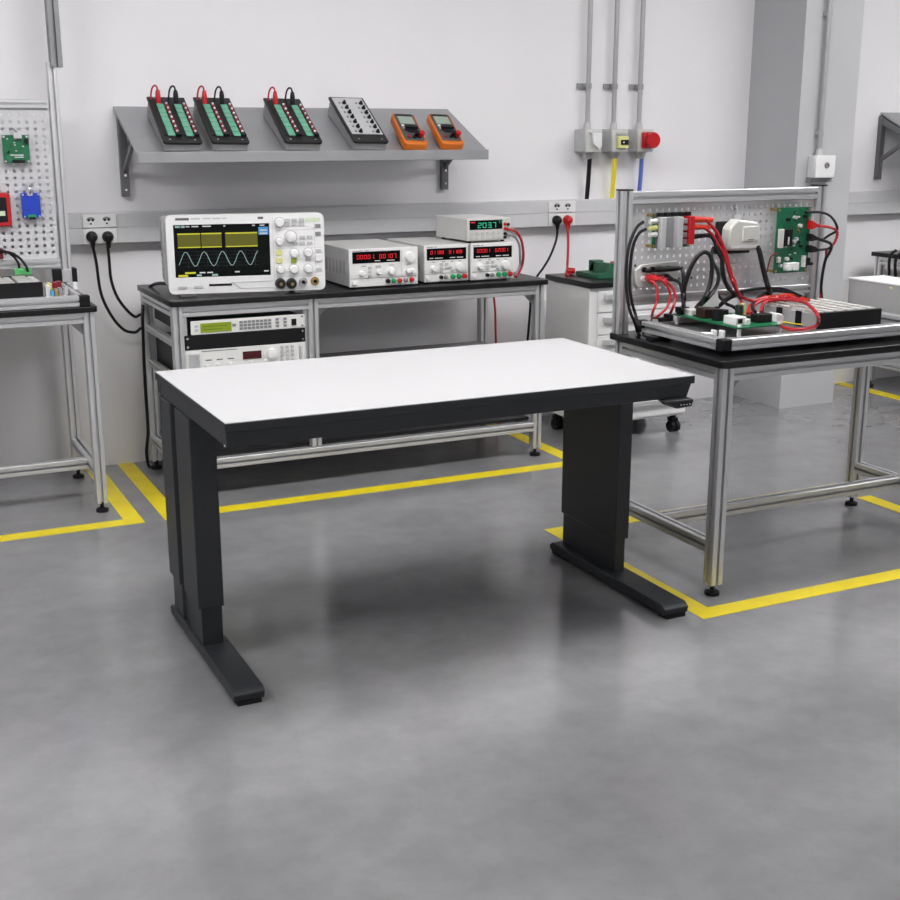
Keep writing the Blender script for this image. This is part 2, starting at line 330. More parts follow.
# ------------------------------------------------------------------ trunking
def trunk(x0, x1, label):
    t = thing('cable_trunking', label, 'cable trunking', ((x0+x1)/2, Yb, 1.055))
    build(B(x0, x1, 5.812, Yb-.0005, 1.055, 1.197), 'backing', TRUNK, t)
    build(B(x0, x1, 5.800, 5.812, 1.1306, 1.192), 'cover', TRUNK, t, .001)
    build(B(x0, x1, 5.800, 5.812, 1.060, 1.1294), 'cover', TRUNK, t, .001)
    return t
tl = trunk(-2.8, 4.748, 'long pale grey cable trunking on the wall behind the instrument bench')
trunk(5.150, 8.9, 'short pale grey cable trunking beyond the grey pillar')
def sockets(t, x0, x1, cx):
    build(B(x0, x1, 5.792, 5.800, 1.060, 1.128), 'socket_plate', WPLAS, t, .002)
    p = build(B(x0, x1, 5.792, 5.800, 1.132, 1.190), 'socket_plate', WPLAS, t, .002)
    for c in cx:
        s = build(MB().lathe((c, 5.794, 1.162), (0, -1, 0), [(0, .024), (.0025, .024), (.0025, .020), (-.001, .019), (-.001, .001)], 20), 'socket_ring', WPLAS, p)
        build(MB().prism([(c-.019, 1.166), (c+.019, 1.166)]+[(c+.019*math.cos(R(a)), 1.166+.014*math.sin(R(a))) for a in range(15, 180, 15)], 'y', 5.7905, 5.797), 'recess_shade', MGREY, p)  # dark half disc: shade in the top of the socket put into colour
        build(MB().cyl((c-.009, 5.797, 1.166), (c-.009, 5.7895, 1.166), .006, n=8).cyl((c+.009, 5.797, 1.166), (c+.009, 5.7895, 1.166), .006, n=8).box(c-.004, c+.004, 5.790, 5.797, 1.146, 1.153), 'pin_holes', BLK, p)
sockets(tl, .967, 1.118, (1.003, 1.074))
sockets(tl, 3.396, 3.562, (3.445, 3.512))

def cable(key, r, m, label, plug=None, group=None, name='cable', ends=(), n=8):
    pts = PATHS[key]
    t = thing(name, label, 'cable', pts[0], group)
    build(MB().tube(pts, r, n), 'wire', m, t)
    for (mbx, nm, mm) in ends: build(mbx, nm, mm, t, .002)
    return t
def wallplug(x, z, m):
    return (MB().lathe((x, 5.800, z), (0, -1, 0), [(0, .024), (.012, .026), (.026, .025), (.040, .018), (.045, .008)], 18).cyl((x, 5.775, z-.006), (x, 5.776, z-.05), .015, .008, 12), 'plug', m)
cable('plug_a', .0068, BLK, 'black mains cable plugged in nearest the pegboard post, looping to the instrument bench', ends=[wallplug(1.002, 1.092, BLK)], name='mains_cable')
cable('plug_b', .0068, BLK, 'black mains cable in the second socket from the pegboard post', ends=[wallplug(1.073, 1.090, BLK)], name='mains_cable')
cable('plug_c', .0065, BLK, 'black mains cable plugged in beside the red plug, hanging behind the bench end', ends=[wallplug(3.441, 1.092, BLK)], name='mains_cable')
cable('plug_d', .0068, REDC, 'red cable plugged into the wall and hanging onto the white drawer cabinet', ends=[wallplug(3.509, 1.092, RED), (MB().cyl((3.385, 5.575, .846), (3.42, 5.55, .846), .018, .014, 12), 'connector', RED)], name='mains_cable')
cable('scope_cable', .0075, BLK, 'black cable draped from the oscilloscope over the bench end to the floor', name='mains_cable')
cable('red_behind', .006, REDC, 'thin red cable hanging behind the instrument bench by its rear leg')
cable('feed_black', .012, BLK, 'black cable dropping from the grey wall socket into the trunking', name='feed_cable')
cable('feed_yellow', .012, YCAB, 'yellow cable dropping from the wall switch into the trunking', name='feed_cable')
cable('feed_blue', .012, BLUC, 'blue cable dropping from the red wall socket towards the trunking', name='feed_cable')

# conduits and wall boxes
CONDM = mat('conduit_metal', (.42, .42, .43), .38, .35)
def conduit(x, y, z0, r, clampz, label, grp=None, m=CONDM, wallx=True, wy=Yb):
    t = thing('conduit', label, 'conduit', (x, y, z0), grp)
    build(MB().cyl((x, y, z0), (x, y, 3.4), r, n=14), 'pipe', m, t)
    build(MB().cyl((x, y, z0-.0), (x, y, z0+.035), r*1.7, r*1.25, 14), 'gland', GPLAS, t)
    for cz in clampz:
        c = MB().cyl((x, y, cz-.014), (x, y, cz+.014), r*1.35, n=14)
        if wallx: c.box(x-.052, x, wy-.012, wy, cz-.014, cz+.014)
        c.box(x-.02, x+.02, y, wy, cz-.012, cz+.012)
        build(c, 'clamp', STEEL if wallx else CONDM, t)
CPX = (3.642, 3.808, 3.973)
for x, lab in zip(CPX, ('thin grey conduit rising from the grey flap socket', 'thin grey conduit rising from the yellow-edged switch', 'thin grey conduit rising from the red round socket')):
    conduit(x, 5.825, 1.565, .0130, (1.787,), lab)
def wallbox(x, label, cat, name):
    t = thing(name, label, cat, (x, Yb, 1.445))
    build(B(x-.059, x+.041, 5.75, Yb, 1.445, 1.565), 'box', GPLAS, t, .006)
    build(B(x-.059, x+.041, 5.738, 5.75, 1.445, 1.565), 'cover', WPLAS if 0 else IVORY, t, .005)
    build(MB().cyl((x+.005, 5.815, 1.446), (x+.005, 5.815, 1.408), .036, .024, 14), 'gland', GPLAS, t)
    return t
DX = -.045
w1 = wallbox(CPX[0], 'small grey wall socket with a hinged flap, feeding the black cable', 'wall socket', 'wall_socket_box')
x = CPX[0]
build(MB().prism([(x-.032, 1.545), (x+.028, 1.545), (x+.030, 1.478), (x+.012, 1.455), (x+.000, 1.470), (x-.028, 1.490)], 'y', 5.716, 5.738), 'flap', WPLAS, w1, .006)
build(B(x-.04, x+.032, 5.722, 5.738, 1.543, 1.550), 'hinge', GPLAS, w1)
w2 = wallbox(CPX[1], 'small white wall switch box with a yellow edged window', 'switch', 'switch_box')
x = CPX[1]
build(B(x-.034, x+.032, 5.718, 5.738, 1.466, 1.528), 'switch_frame', PYEL, w2, .003)
build(B(x-.018, x+.028, 5.713, 5.718, 1.484, 1.510), 'window', BLK, w2)
build(B(x-.008, x+.000, 5.711, 5.713, 1.493, 1.500), 'rocker', WPLAS, w2)
build(B(x-.04, x+.030, 5.728, 5.738, 1.538, 1.548), 'label_holder', GPLAS, w2)
w3 = wallbox(CPX[2], 'wall socket with a big red round cover, feeding the blue cable', 'wall socket', 'wall_socket_box')
x = CPX[2]
build(B(x-.040, x+.038, 5.712, 5.738, 1.464, 1.550), 'flange', RED, w3, .006)
build(MB().lathe((x+.002, 5.715, 1.507), (0, -1, 0), [(0, .038), (.025, .038), (.028, .041), (.036, .041), (.040, .038)], 28), 'cap', RED, w3)
# pillar box
conduit(4.885, 5.405, 1.425, .0135, (1.545, 2.165), 'thin grey conduit running up the face of the grey pillar', wallx=False, wy=5.43)
t = thing('wall_socket_box', 'white square socket box on the grey pillar', 'wall socket', (4.89, 5.43, 1.30))
build(B(4.83, 4.97, 5.375, 5.43, 1.305, 1.425), 'box', WPLAS, t, .006)
build(B(4.83, 4.97, 5.362, 5.375, 1.305, 1.425), 'cover', WPLAS, t, .005)
build(MB().lathe((4.908, 5.362, 1.372), (0, -1, 0), [(0, .017), (.006, .015), (.006, .009), (.002, .008)], 16), 'lock', MGREY, t)
build(B(4.825, 4.975, 5.39, 5.43, 1.28, 1.305), 'gland_strip', MGREY, t)

# ------------------------------------------------------------------ sloping wall shelf
SL = (1.665-1.463)/.45
SA = math.atan(SL)
def wall_shelf(x0, x1, label, braces):
    t = thing('wall_shelf', label, 'shelf', ((x0+x1)/2, Yb, 1.46))
    th = .012
    build(MB().prism([(Yb, 1.665), (5.41, 1.463), (5.41, 1.463-th), (Yb, 1.665-th)], 'x', x0, x1), 'board', STEEL, t, .002)
    build(B(x0, x1, 5.402, 5.412, 1.424, 1.470), 'front_lip', STEEL, t, .002)
    for bx in braces:
        b = MB().box(bx-.018, bx+.018, Yb-.03, Yb, 1.265, 1.64)
        b.prism([(Yb, 1.648), (5.43, 1.456), (5.43, 1.436), (Yb, 1.60)], 'x', bx-.012, bx+.012)
        b.prism([(Yb-.03, 1.400), (5.60, 1.53), (5.58, 1.517), (Yb-.03, 1.37)], 'x', bx-.008, bx+.008)
        br = build(b, 'bracket', STEELD, t, .002)
        build(MB().cyl((bx, Yb-.03, 1.295), (bx, Yb-.036, 1.295), .006, n=10).cyl((bx, Yb-.03, 1.36), (bx, Yb-.036, 1.36), .006, n=10), 'bolt', CHR, br)
    return t
wall_shelf(1.149, 2.826, 'sloping grey steel wall shelf holding test boxes and two orange meters', (1.178, 2.80))
wall_shelf(5.757, 7.6, 'sloping grey steel wall shelf beyond the grey pillar', (5.762, 7.5))

# things on the sloping shelf: local frame x = along the shelf, y = up the slope, z = off the slope
def on_slope(name, label, cat, x, y, yaw=0, grp=None, more=0):
    z = 1.463 + (y-5.41)*SL
    t = thing(name, label, cat, (x, y, z + .0015), grp)
    t.rotation_euler = (Matrix.Rotation(SA+more, 4, 'X') @ Matrix.Rotation(yaw, 4, 'Z')).to_euler()
    return t
WEDGE = R(5.5)
def decade_shell(t, W, Ln, H):
    tw = math.tan(WEDGE)
    h = MB().prism([(.006, 0), (Ln-.006, -(Ln-.006)*tw), (Ln-.006, H-.012), (.006, H-.012)], 'x', .006, W-.006)
    build(h, 'housing', mat('housing_grey', (.34, .34, .345), .42, .3, var=.08, scale=40), t, .004, local=True)
    g = MB()
    for z in (.008, .020):
        g.prism([(.01, z), (Ln-.01, z-.6*(Ln-.01)*tw), (Ln-.01, z+.003-.6*(Ln-.01)*tw), (.01, z+.003)], 'x', .0045, .006)
    for y in (.03, .11, .19, .27, .33): g.box(.0045, .006, y, y+.045, .026-.3*y*tw, .032-.3*y*tw)
    build(g, 'side_groove', MGREY, t, local=True)
    build(B(.012, W-.012, .003, .006, .004, .009), 'front_groove', MGREY, t, local=True)
    build(MB().prism([(0, .010), (.010, 0), (W-.010, 0), (W, .010), (W, Ln), (0, Ln)], 'z', H-.012, H), 'cover_frame', BLKM, t, .002, local=True)
    at_list(MB().cyl((0, 0, 0), (0, 0, .002), .004, n=10), 'screw', CHR, t, [(.03, .022, H), (W-.03, .022, H), (.03, Ln-.015, H), (W-.03, Ln-.015, H)])
def test_box(x, label, W=.168):
    Ln, H = .395, .048
    t = on_slope('resistor_test_box', label, 'test box', x, 5.419, R(-2), 'test boxes with mint green labels', WEDGE)
    decade_shell(t, W, Ln, H)
    build(B(.012, W*.53, .055, Ln-.03, H, H+.002).box(W*.56, W-.008, .055, Ln-.03, H, H+.002), 'panel', BLK, t, local=True)
    ys = [.066 + i*.040 for i in range(7)]
    z = H+.002
    at_list(B(-.0155, .0155, -.0175, .0175, 0, .004), 'label_tile', MINT, t, [(W*u, y, z) for u in (.265, .735) for y in ys], .001)
    at_list(B(-.007, .007, -.013, .008, 0, .008), 'button', REDD, t, [(W*u, y, z) for u in (.43, .90) for y in ys], .001)
    at_list(MB().cyl((0, 0, 0), (0, 0, .011), .005, n=10), 'pin', WPLAS, t, [(W*u, y+.014, z) for u in (.43, .90) for y in ys])
    build(B(W*.36, W*.52, .048, .064, H, H+.012).box(W*.84, W-.006, .048, .064, H, H+.012), 'terminal', BLK, t, local=True)
    t2 = t
    # two plugs near the top end, standing upright in world space
    Mw = t.rotation_euler.to_matrix().to_4x4(); Mw.translation = t.location
    for u, m, nm in ((.25, RED, 'red'), (.72, BLK, 'black')):
        p = Mw @ Vector((W*u, Ln-.055, H+.002))
        q = thing('test_plug', '%s plug in the %s' % (nm, label), 'test plug', p, 'plugs standing in the test boxes')
        up = Vector((0, 0, 1))
        build(MB().lathe(p-Vector((0, 0, .012)), up, [(0, .010), (.02, .0115), (.045, .0115), (.062, .009), (.068, .005)], 14), 'grip', m, q)
        a = p + Vector((0, 0, .053)); c = MB()
        c.tube([a, a+Vector((-.004, .004, .016)), a+Vector((-.013, .010, .018)), a+Vector((-.022, .016, .004)), p+Vector((-.027, .020, .03)), p+Vector((-.028, .022, .012))], .004, 8)
        build(c, 'wire', REDC if m is RED else BLK, q)
    return t
test_box(1.262, 'test box with mint labels at the bracket end of the shelf')
test_box(1.472, 'test box with mint labels, second along the shelf')
test_box(1.803, 'test box with mint labels beside the silver-topped box', .176)
t = on_slope('selector_box', 'silver-topped box with two rows of black switches on the sloping shelf', 'test box', 2.131, 5.419, R(-2), None, WEDGE)
W, Ln, H = .172, .412, .048
decade_shell(t, W, Ln, H)
build(B(.010, W-.010, .065, Ln-.012, H, H+.003), 'panel', SILV, t, .001, local=True)
pos = [(W*u, (.082+i*.044), H+.003) for u in (.33, .82) for i in range(7)]
at_list(MB().lathe((0, 0, 0), (0, 0, 1), [(0, .010), (.006, .010), (.007, .006), (.016, .005)], 12), 'toggle', BLK, t, pos)
at_list(B(-.004, .004, -.006, .006, 0, .001), 'mark', INK, t, [(p[0]-.022, p[1]+.004, H+.003) for p in pos])

def multimeter(x, label):
    t = on_slope('multimeter', label, 'multimeter', x, 5.416, R(-5), 'orange multimeters on the shelf')
    W, Ln, H = .118, .262, .04
    tilt = Matrix.Rotation(R(8), 4, 'X')
    def tb(mb, nm, m, bev=0):
        mb.v = [tuple(tilt @ Vector(v)) for v in mb.v]; return build(mb, nm, m, t, bev, local=True)
    def ro(x0, x1, y0, y1, r):
        out = []
        for cx, cy, a in ((x1-r, y1-r, 0), (x0+r, y1-r, 90), (x0+r, y0+r, 180), (x1-r, y0+r, 270)):
            for k in range(5): out.append((cx+r*math.cos(R(a+k*22.5)), cy+r*math.sin(R(a+k*22.5))))
        return out
    tb(MB().prism(ro(0, W, 0, Ln, .022), 'z', 0, H), 'holster', ORG, .006)
    tb(MB().prism(ro(.010, W-.010, .024, Ln-.009, .012), 'z', H-.004, H+.003), 'face', mat('meter_face', (.07, .07, .075), .45), .002)
    tb(B(.022, W-.022, Ln-.098, Ln-.034, H+.003, H+.005), 'display', LCDP)
    tb(B(.020, W-.020, Ln-.030, Ln-.016, H+.003, H+.0042), 'brand_strip', BLK)
    for i in range(4):
        tb(MB().cyl((.028+i*.0195, Ln-.115, H+.003), (.028+i*.0195, Ln-.115, H+.007), .007, n=12), 'button', WPLAS if i == 0 else BLK)
    for i in range(2):
        tb(MB().cyl((.030+i*.05, Ln-.136, H+.003), (.030+i*.05, Ln-.136, H+.007), .007, n=12), 'button', GPLAS)
    tb(MB().lathe((W*.52, Ln*.46, H+.003), (0, 0, 1), [(0, .033), (.007, .031), (.008, .02)], 24).box(W*.52-.032, W*.52+.032, Ln*.46-.007, Ln*.46+.007, H+.003, H+.018), 'selector_dial', BLK, .001)
    for ux, m in ((.034, REDD), (.060, BLK), (.084, BLK)):
        tb(MB().cyl((ux, .052, H+.003), (ux, .052, H+.008), .010, n=14), 'jack', m)
    # plugs in the jacks
    tb(MB().cyl((.090, .058, H+.004), (.094, .05, H+.03), .011, .013, 14), 'red_plug', RED)
    tb(MB().cyl((.072, .064, H+.004), (.074, .056, H+.026), .010, .011, 14), 'black_plug', BLK)
    tb(MB().box(.03, W-.03, Ln*.62, Ln*.62+.012, -.021, 0), 'tilt_stand', BLK)
    return t
multimeter(2.385, 'orange multimeter on the shelf beside the silver-topped box')
multimeter(2.575, 'orange multimeter at the bare end of the sloping shelf')

# ------------------------------------------------------------------ aluminium benches
def foot(mb_name, x, y, leg):
    build(MB().lathe((x, y, 0), (0, 0, 1), [(0, .026), (.012, .026), (.016, .016), (.018, .008), (.042, .008)], 16), 'foot', RUB, leg)
def leg(t, x, y, ztop, sz=.045, z0=.04):
    l = build(MB().bar('z', z0, ztop, x, y, sz), 'leg', ALU, t)
    foot('foot', x, y, l); return l
def worktop_poly(x0, x1, y0, y1, c=.02):
    return [(x0+c, y0), (x1-c, y0), (x1-c*.3, y0+c*.3), (x1, y0+c), (x1, y1), (x0, y1), (x0, y0+c), (x0+c*.3, y0+c*.3)]
def corner_plate(t, x, y, z, sx):
    build(MB().prism([(x, z), (x+sx*.05, z), (x, z-.05)], 'y', y-.004, y+.004), 'corner_bracket', ALUD, t)

# instrument bench
bt = thing('instrument_bench', 'aluminium bench with a black top carrying the oscilloscope and power supplies', 'workbench', (2.09, 5.42, 0))
X0, X1, Y0, Y1, ZT = 1.19, 2.978, 5.11, 5.727, .846
build(MB().prism(worktop_poly(1.180, 3.0, 5.095, 5.735), 'z', ZT, .871), 'worktop', BLKW, bt, .003)
h = .0225
for x in (X0+h, X1-h):
    for y in (Y0+h, Y1-h): leg(bt, x, y, ZT)
for y in (Y0+h, Y1-h): build(MB().bar('z', .178, ZT, 1.812, y, .045), 'upright', ALU, bt)
for y in (Y0+h, Y1-h):
    for a, b in ((X0+.045, 1.7895), (1.8345, X1-.045)):
        build(MB().bar('x', a, b, y, ZT-.0235, .045), 'rail', ALU, bt)
    build(MB().bar('x', X0+.045, X1-.045, y, .150, .045), 'rail', ALU, bt)
for x in (X0+h, X1-h):
    for z in (ZT-.0235, .150): build(MB().bar('y', Y0+.045, Y1-.045, x, z, .045), 'side_rail', ALU, bt)
for z in (.68, .52): build(MB().bar('y', Y0+.045, Y1-.045, X0+h, z, .03), 'side_rail', ALU, bt)
build(B(X0+.046, X1-.046, Y0+.046, Y1-.046, .178, .192), 'shelf_board', BLKW, bt)
build(B(X0+.046, 1.789, Y0+.046, Y1-.046, .488, .500), 'shelf_board', MGREY, bt)
build(B(1.836, X1-.046, 5.40, Y1-.046, .478, .492), 'shelf_board', MGREY, bt)
for x0 in (X0+.046, 1.771): build(B(x0, x0+.018, Y0+.022, Y0+.03, .50, .80), 'rack_strip', ALU, bt)
corner_plate(bt, X1-.045, Y0+.03, ZT-.047, -1)
corner_plate(bt, 1.8345, Y0+.03, ZT-.047, 1)

# bench with the wired tray
wt = thing('wiring_bench', 'aluminium bench with a black top under the wired circuit tray', 'workbench', (3.17, 3.52, 0))
X0, X1, Y0, Y1, ZT = 2.548, 3.790, 3.195, 3.835, .803
build(MB().prism(worktop_poly(2.528, 3.815, 3.172, 3.848, .025), 'z', ZT, .829), 'worktop', BLKW, wt, .004)
for x in (X0+h, X1-h):
    for y in (Y0+h, Y1-h): leg(wt, x, y, ZT, .048)
for y in (Y0+h, Y1-h): build(MB().bar('x', X0+.047, X1-.047, y, ZT-.024, .045), 'rail', ALU, wt)
for x in (X0+h, X1-h):
    for z in (ZT-.024, .172): build(MB().bar('y', Y0+.047, Y1-.047, x, z, .045), 'side_rail', ALU, wt)
build(MB().bar('x', X0+.046, X1-.046, 3.56, .172, .045), 'stretcher', ALU, wt)
corner_plate(wt, X0+.047, Y0+.03, ZT-.047, 1)

# bench with the blue module board (runs out of view)
lt = thing('module_bench', 'aluminium bench with a black top in front of the pegboard with the blue module', 'workbench', (.1, 5.42, 0))
X0, X1, Y0, Y1, ZT = -.75, .872, 5.10, 5.727, .848
build(MB().prism(worktop_poly(-.77, .885, 5.085, 5.735), 'z', ZT, .872), 'worktop', BLKW, lt, .003)
for x in (X0+h, X1-h):
    for y in (Y0+h, Y1-h): leg(lt, x, y, ZT)
for y in (Y0+h, Y1-h): build(MB().bar('x', X0+.045, X1-.045, y, ZT-.0235, .045), 'rail', ALU, lt)
for x in (X0+h, X1-h):
    for z in (ZT-.0235, .172): build(MB().bar('y', Y0+.045, Y1-.045, x, z, .045), 'side_rail', ALU, lt)
build(MB().bar('x', X0+.045, X1-.045, 5.30, .172, .045), 'stretcher', ALU, lt)
corner_plate(lt, X1-.045, Y0+.03, ZT-.047, -1)

# far bench
ft = thing('corner_bench', 'black topped bench beyond the grey pillar, behind the white power supply box', 'workbench', (6.4, 5.4, 0))
X0, X1, Y0, Y1, ZT = 5.675, 7.2, 5.05, 5.72, .812
build(MB().prism(worktop_poly(5.66, 7.22, 5.03, 5.74), 'z', ZT, .838), 'worktop', BLKW, ft, .003)
for x in (X0+h, X1-h):
    for y in (Y0+h, Y1-h): leg(ft, x, y, ZT)
for y in (Y0+h, Y1-h):
    build(MB().bar('x', X0+.045, X1-.045, y, ZT-.0235, .045), 'rail', ALU, ft)
    build(MB().bar('x', X0+.045, X1-.045, y, .16, .045), 'rail', ALU, ft)
for x in (X0+h, X1-h):
    for z in (ZT-.0235, .16): build(MB().bar('y', Y0+.045, Y1-.045, x, z, .045), 'side_rail', ALU, ft)
build(B(X0+.046, X1-.046, Y0+.046, Y1-.046, .183, .197), 'shelf_board', BLKW, ft)

# ------------------------------------------------------------------ pegboards
def pegboard(t, x0, x1, z0, z1, y, px, pz, hole, mx, mz):
    nx = int((x1-x0-2*mx)/px+1e-6)+1; nz = int((z1-z0-2*mz)/pz+1e-6)+1
    ox = x0+((x1-x0)-(nx-1)*px)/2; oz = z0+((z1-z0)-(nz-1)*pz)/2
    xs = [x0]; zs = [z0]
    for i in range(nx): xs += [ox+i*px-hole/2, ox+i*px+hole/2]
    for j in range(nz): zs += [oz+j*pz-hole/2, oz+j*pz+hole/2]
    xs.append(x1); zs.append(z1)
    vs = [(x, y, z) for z in zs for x in xs]; n = len(xs); fs = []
    for j in range(len(zs)-1):
        for i in range(n-1):
            if i % 2 == 1 and j % 2 == 1: continue
            fs.append((j*n+i, j*n+i+1, (j+1)*n+i+1, (j+1)*n+i))
    mb = MB().add(vs, fs)
    o = build(mb, 'perforated_panel', PEG, t)
    o.data.polygons.foreach_set('use_smooth', [False]*len(o.data.polygons))
    s = o.modifiers.new('sheet', 'SOLIDIFY'); s.thickness = .003; s.offset = 0
    return o
pr = thing('pegboard_stand', 'aluminium framed pegboard stand behind the wired circuit tray', 'pegboard', (3.02, 3.82, .829))
for xa in (2.531, 3.440):
    s = .045
    p = build(MB().bar('z', .829, 1.348, xa+s/2, 3.818, s), 'post', ALU, pr)
    build(B(xa, xa+s, 3.818-s/2, 3.818+s/2, 1.348, 1.353), 'end_cap', BLK, p)
build(MB().bar('x', 2.576, 3.440, 3.818, 1.322, .045), 'frame_rail', ALU, pr)
build(MB().bar('x', 2.576, 3.440, 3.818, .949, .036), 'frame_rail', ALU, pr)
pegboard(pr, 2.576, 3.440, .967, 1.2995, 3.815, .0285, .0285, .0105, .02, .02)

pl = thing('pegboard_stand', 'aluminium framed pegboard with a tall post, holding the blue module', 'pegboard', (.2, 5.70, .872))
build(MB().bar('z', .872, 1.84, .869, 5.705, .040), 'post', ALU, pl)
build(MB().bar('z', .872, 1.70, -.60, 5.705, .042), 'post', ALU, pl)
build(MB().bar('z', 1.82, 2.75, .888, 5.690, .050), 'upper_post', mat('post_steel', (.27, .275, .28), .4, .5), pl)
build(MB().bar('x', -.58, .840, 5.705, 1.668, .036), 'frame_rail', ALU, pl)
build(MB().bar('x', -.58, .840, 5.705, .992, .040), 'frame_rail', ALU, pl)
pegboard(pl, -.58, .840, 1.010, 1.652, 5.702, .0335, .0292, .0125, .02, .02)
build(B(.800, .840, 5.655, 5.684, .905, .968), 'clamp', BLK, pl, .003)
build(B(.884, .905, 5.655, 5.73, .905, .968), 'clamp', BLK, pl, .003)
build(B(.838, .886, 5.665, 5.684, .872, .965), 'clamp_plate', SILV, pl, .003)

# ------------------------------------------------------------------ trays
def tray(label, x0, x1, y0, y1, z0, z1, lift, loc, basem):
    t = thing('wiring_tray', label, 'tray', loc)
    s = z1-z0; cz = (z0+z1)/2
    for y in (y0+s/2, y1-s/2): build(MB().bar('x', x0+s, x1-s, y, cz, s), 'frame_rail', ALU, t)
    for x in (x0+s/2, x1-s/2): build(MB().bar('y', y0+s, y1-s, x, cz, s), 'frame_rail', ALU, t)
    for x in (x0, x1-s):
        for y in (y0, y1-s): build(B(x, x+s, y, y+s, z0, z1), 'corner_block', BLK, t, .003)
    build(B(x0+s*.9, x1-s*.9, y0+s*.9, y1-s*.9, z0+.008, z0+.018), 'base_plate', basem, t)
    if lift:
        for x in (x0+.08, x1-.08):
            for y in (y0+.08, y1-.08): build(MB().cyl((x, y, z0-lift), (x, y, z0+.002), .018, n=14), 'foot', RUB, t)
    return t
TRM = mat('tray_base_grey', (.11, .11, .115), .4, .2)
tray('aluminium edged tray full of circuit boards and red and black cables', 2.572, 3.545, 3.235, 3.745, .848, .887, .0185, (3.05, 3.49, .829), TRM)
tray('aluminium edged tray in front of the pegboard with the blue module', -.55, .858, 5.095, 5.62, .8725, .9155, 0, (.2, 5.36, .872), PEG)

# ------------------------------------------------------------------ battery packs
def battery_pack(name, label, x0, x1, y0, y1, z0, z1, n):
    t = thing(name, label, 'battery pack', ((x0+x1)/2, (y0+y1)/2, z0))
    build(B(x0, x1, y0, y0+.012, z0, z1), 'front_plate', BLK, t, .002)
    build(B(x0, x1, y1-.012, y1, z0, z1), 'rear_plate', BLK, t, .002)
    w = (x1-x0)/n
    dy = (y1-y0-.024)
    for i in range(n):
        b = build(B(x0+i*w+.002, x0+(i+1)*w-.002, y0+.012, y1-.012, z0, z1-.006), 'cell_block', SILV, t, .002)
        g = MB()
        for j in range(4):
            ya = y0+.016+j*dy/4
            g.box(x0+i*w+.006, x0+i*w+w*.62, ya, ya+dy/4-.008, z1-.006, z1+.002)
            g.box(x0+i*w+w*.70, x0+i*w+w-.006, ya+.01, ya+dy/4-.02, z1-.006, z1)
        build(g, 'cell_top', CELL, b)
        if i: build(B(x0+i*w-.001, x0+i*w+.002, y0+.012, y1-.012, z0, z1-.002), 'separator', BLK, t)
    if n > 2:
        for j in range(2):
            ya = y0 + (j+1)*(y1-y0)/3
            build(B(x0-.003, x0, ya-.015, ya+.015, z0, z1-.004), 'side_strap', BLK, t)
    return t
battery_pack('battery_pack', 'black fronted battery pack with grey cells beside the red cables in the tray', 3.105, 3.405, 3.375, 3.69, .867, .925, 6)
battery_pack('battery_pack', 'black fronted battery pack with grey cells under the pegboard with the blue module', .12, .708, 5.305, 5.58, .892, .955, 6)

# ------------------------------------------------------------------ oscilloscope
W, H, D = .668, .330, .23
sc = thing('oscilloscope', 'white oscilloscope showing yellow and wave traces on the instrument bench', 'oscilloscope', (1.207, 5.215, .871))
sc.rotation_euler = (0, 0, R(-10.3))
z0 = .014
def rrect(x0, x1, z0, z1, r, k=5):
    out = []
    for cx, cz, a in ((x1-r, z1-r, 0), (x0+r, z1-r, 90), (x0+r, z0+r, 180), (x1-r, z0+r, 270)):
        for i in range(k): out.append((cx+r*math.cos(R(a+i*90/(k-1))), cz+r*math.sin(R(a+i*90/(k-1)))))
    return out
def sb(mb, nm, m, bev=0, parent=None): return build(mb, nm, m, parent or sc, bev, local=True)
fx = lambda u: u*W
fz = lambda v: z0 + H*(1-v)
# bezel with a real opening for the screen
SX0, SX1, SZ0, SZ1 = fx(.045), fx(.648), fz(.79), fz(.12)
mb = MB()
mb.prism(rrect(0, W, z0, z0+H, .022), 'y', .022, .055)
sb(mb, 'bezel_rear', WPLAS, .004)
fr = MB()
o = rrect(0, W, z0, z0+H, .022, 5); i_ = rrect(SX0, SX1, SZ0, SZ1, .004, 5); n = len(o)
vs = [(x, 0, z) for x, z in o] + [(x, 0, z) for x, z in i_] + [(x, .024, z) for x, z in o] + [(x, .024, z) for x, z in i_]
fs = []
for q in range(n):
    r_ = (q+1) % n
    fs += [(q, r_, n+r_, n+q), (2*n+q, 2*n+r_, r_, q), (n+q, n+r_, 3*n+r_, 3*n+q), (3*n+q, 3*n+r_, 2*n+r_, 2*n+q)]
fr.add(vs, fs)
sb(fr, 'front_bezel', WPLAS)
sb(MB().prism(rrect(-.014, W-.012, z0+.030, z0+H-.014, .02), 'y', .050, D), 'rear_case', SIDE, .004)
gv = MB()
for q in range(6): gv.box(-.0155, -.013, .08, D-.03, z0+.06+q*.03, z0+.068+q*.03)
sb(gv, 'side_vents', MGREY)
scr = sb(B(SX0-.004, SX1+.004, .010, .018, SZ0-.004, SZ1+.004), 'screen', GLASS)
sw, sh = SX1-SX0, SZ1-SZ0
px = lambda u: SX0+sw*u
pz = lambda v: SZ1-sh*v
yb = MB().box(px(.05), px(.545), .0085, .0095, pz(.44), pz(.165)).box(px(.555), px(.855), .0085, .0095, pz(.44), pz(.165))
yb.v = yb.v
sb(MB().box(px(.04), px(.275), .0085, .0098, pz(.43), pz(.18)).box(px(.285), px(.495), .0085, .0098, pz(.43), pz(.18)).box(px(.535), px(.872), .0085, .0098, pz(.43), pz(.18)), 'yellow_block', SCO, parent=scr)
yl = MB()
for a, b in ((.04, .275), (.285, .495), (.535, .872)):
    yl.box(px(a), px(b), .0075, .0095, pz(.19), pz(.165)); yl.box(px(a), px(b), .0075, .0095, pz(.44), pz(.42))
sb(yl, 'yellow_trace', SCY, parent=scr)
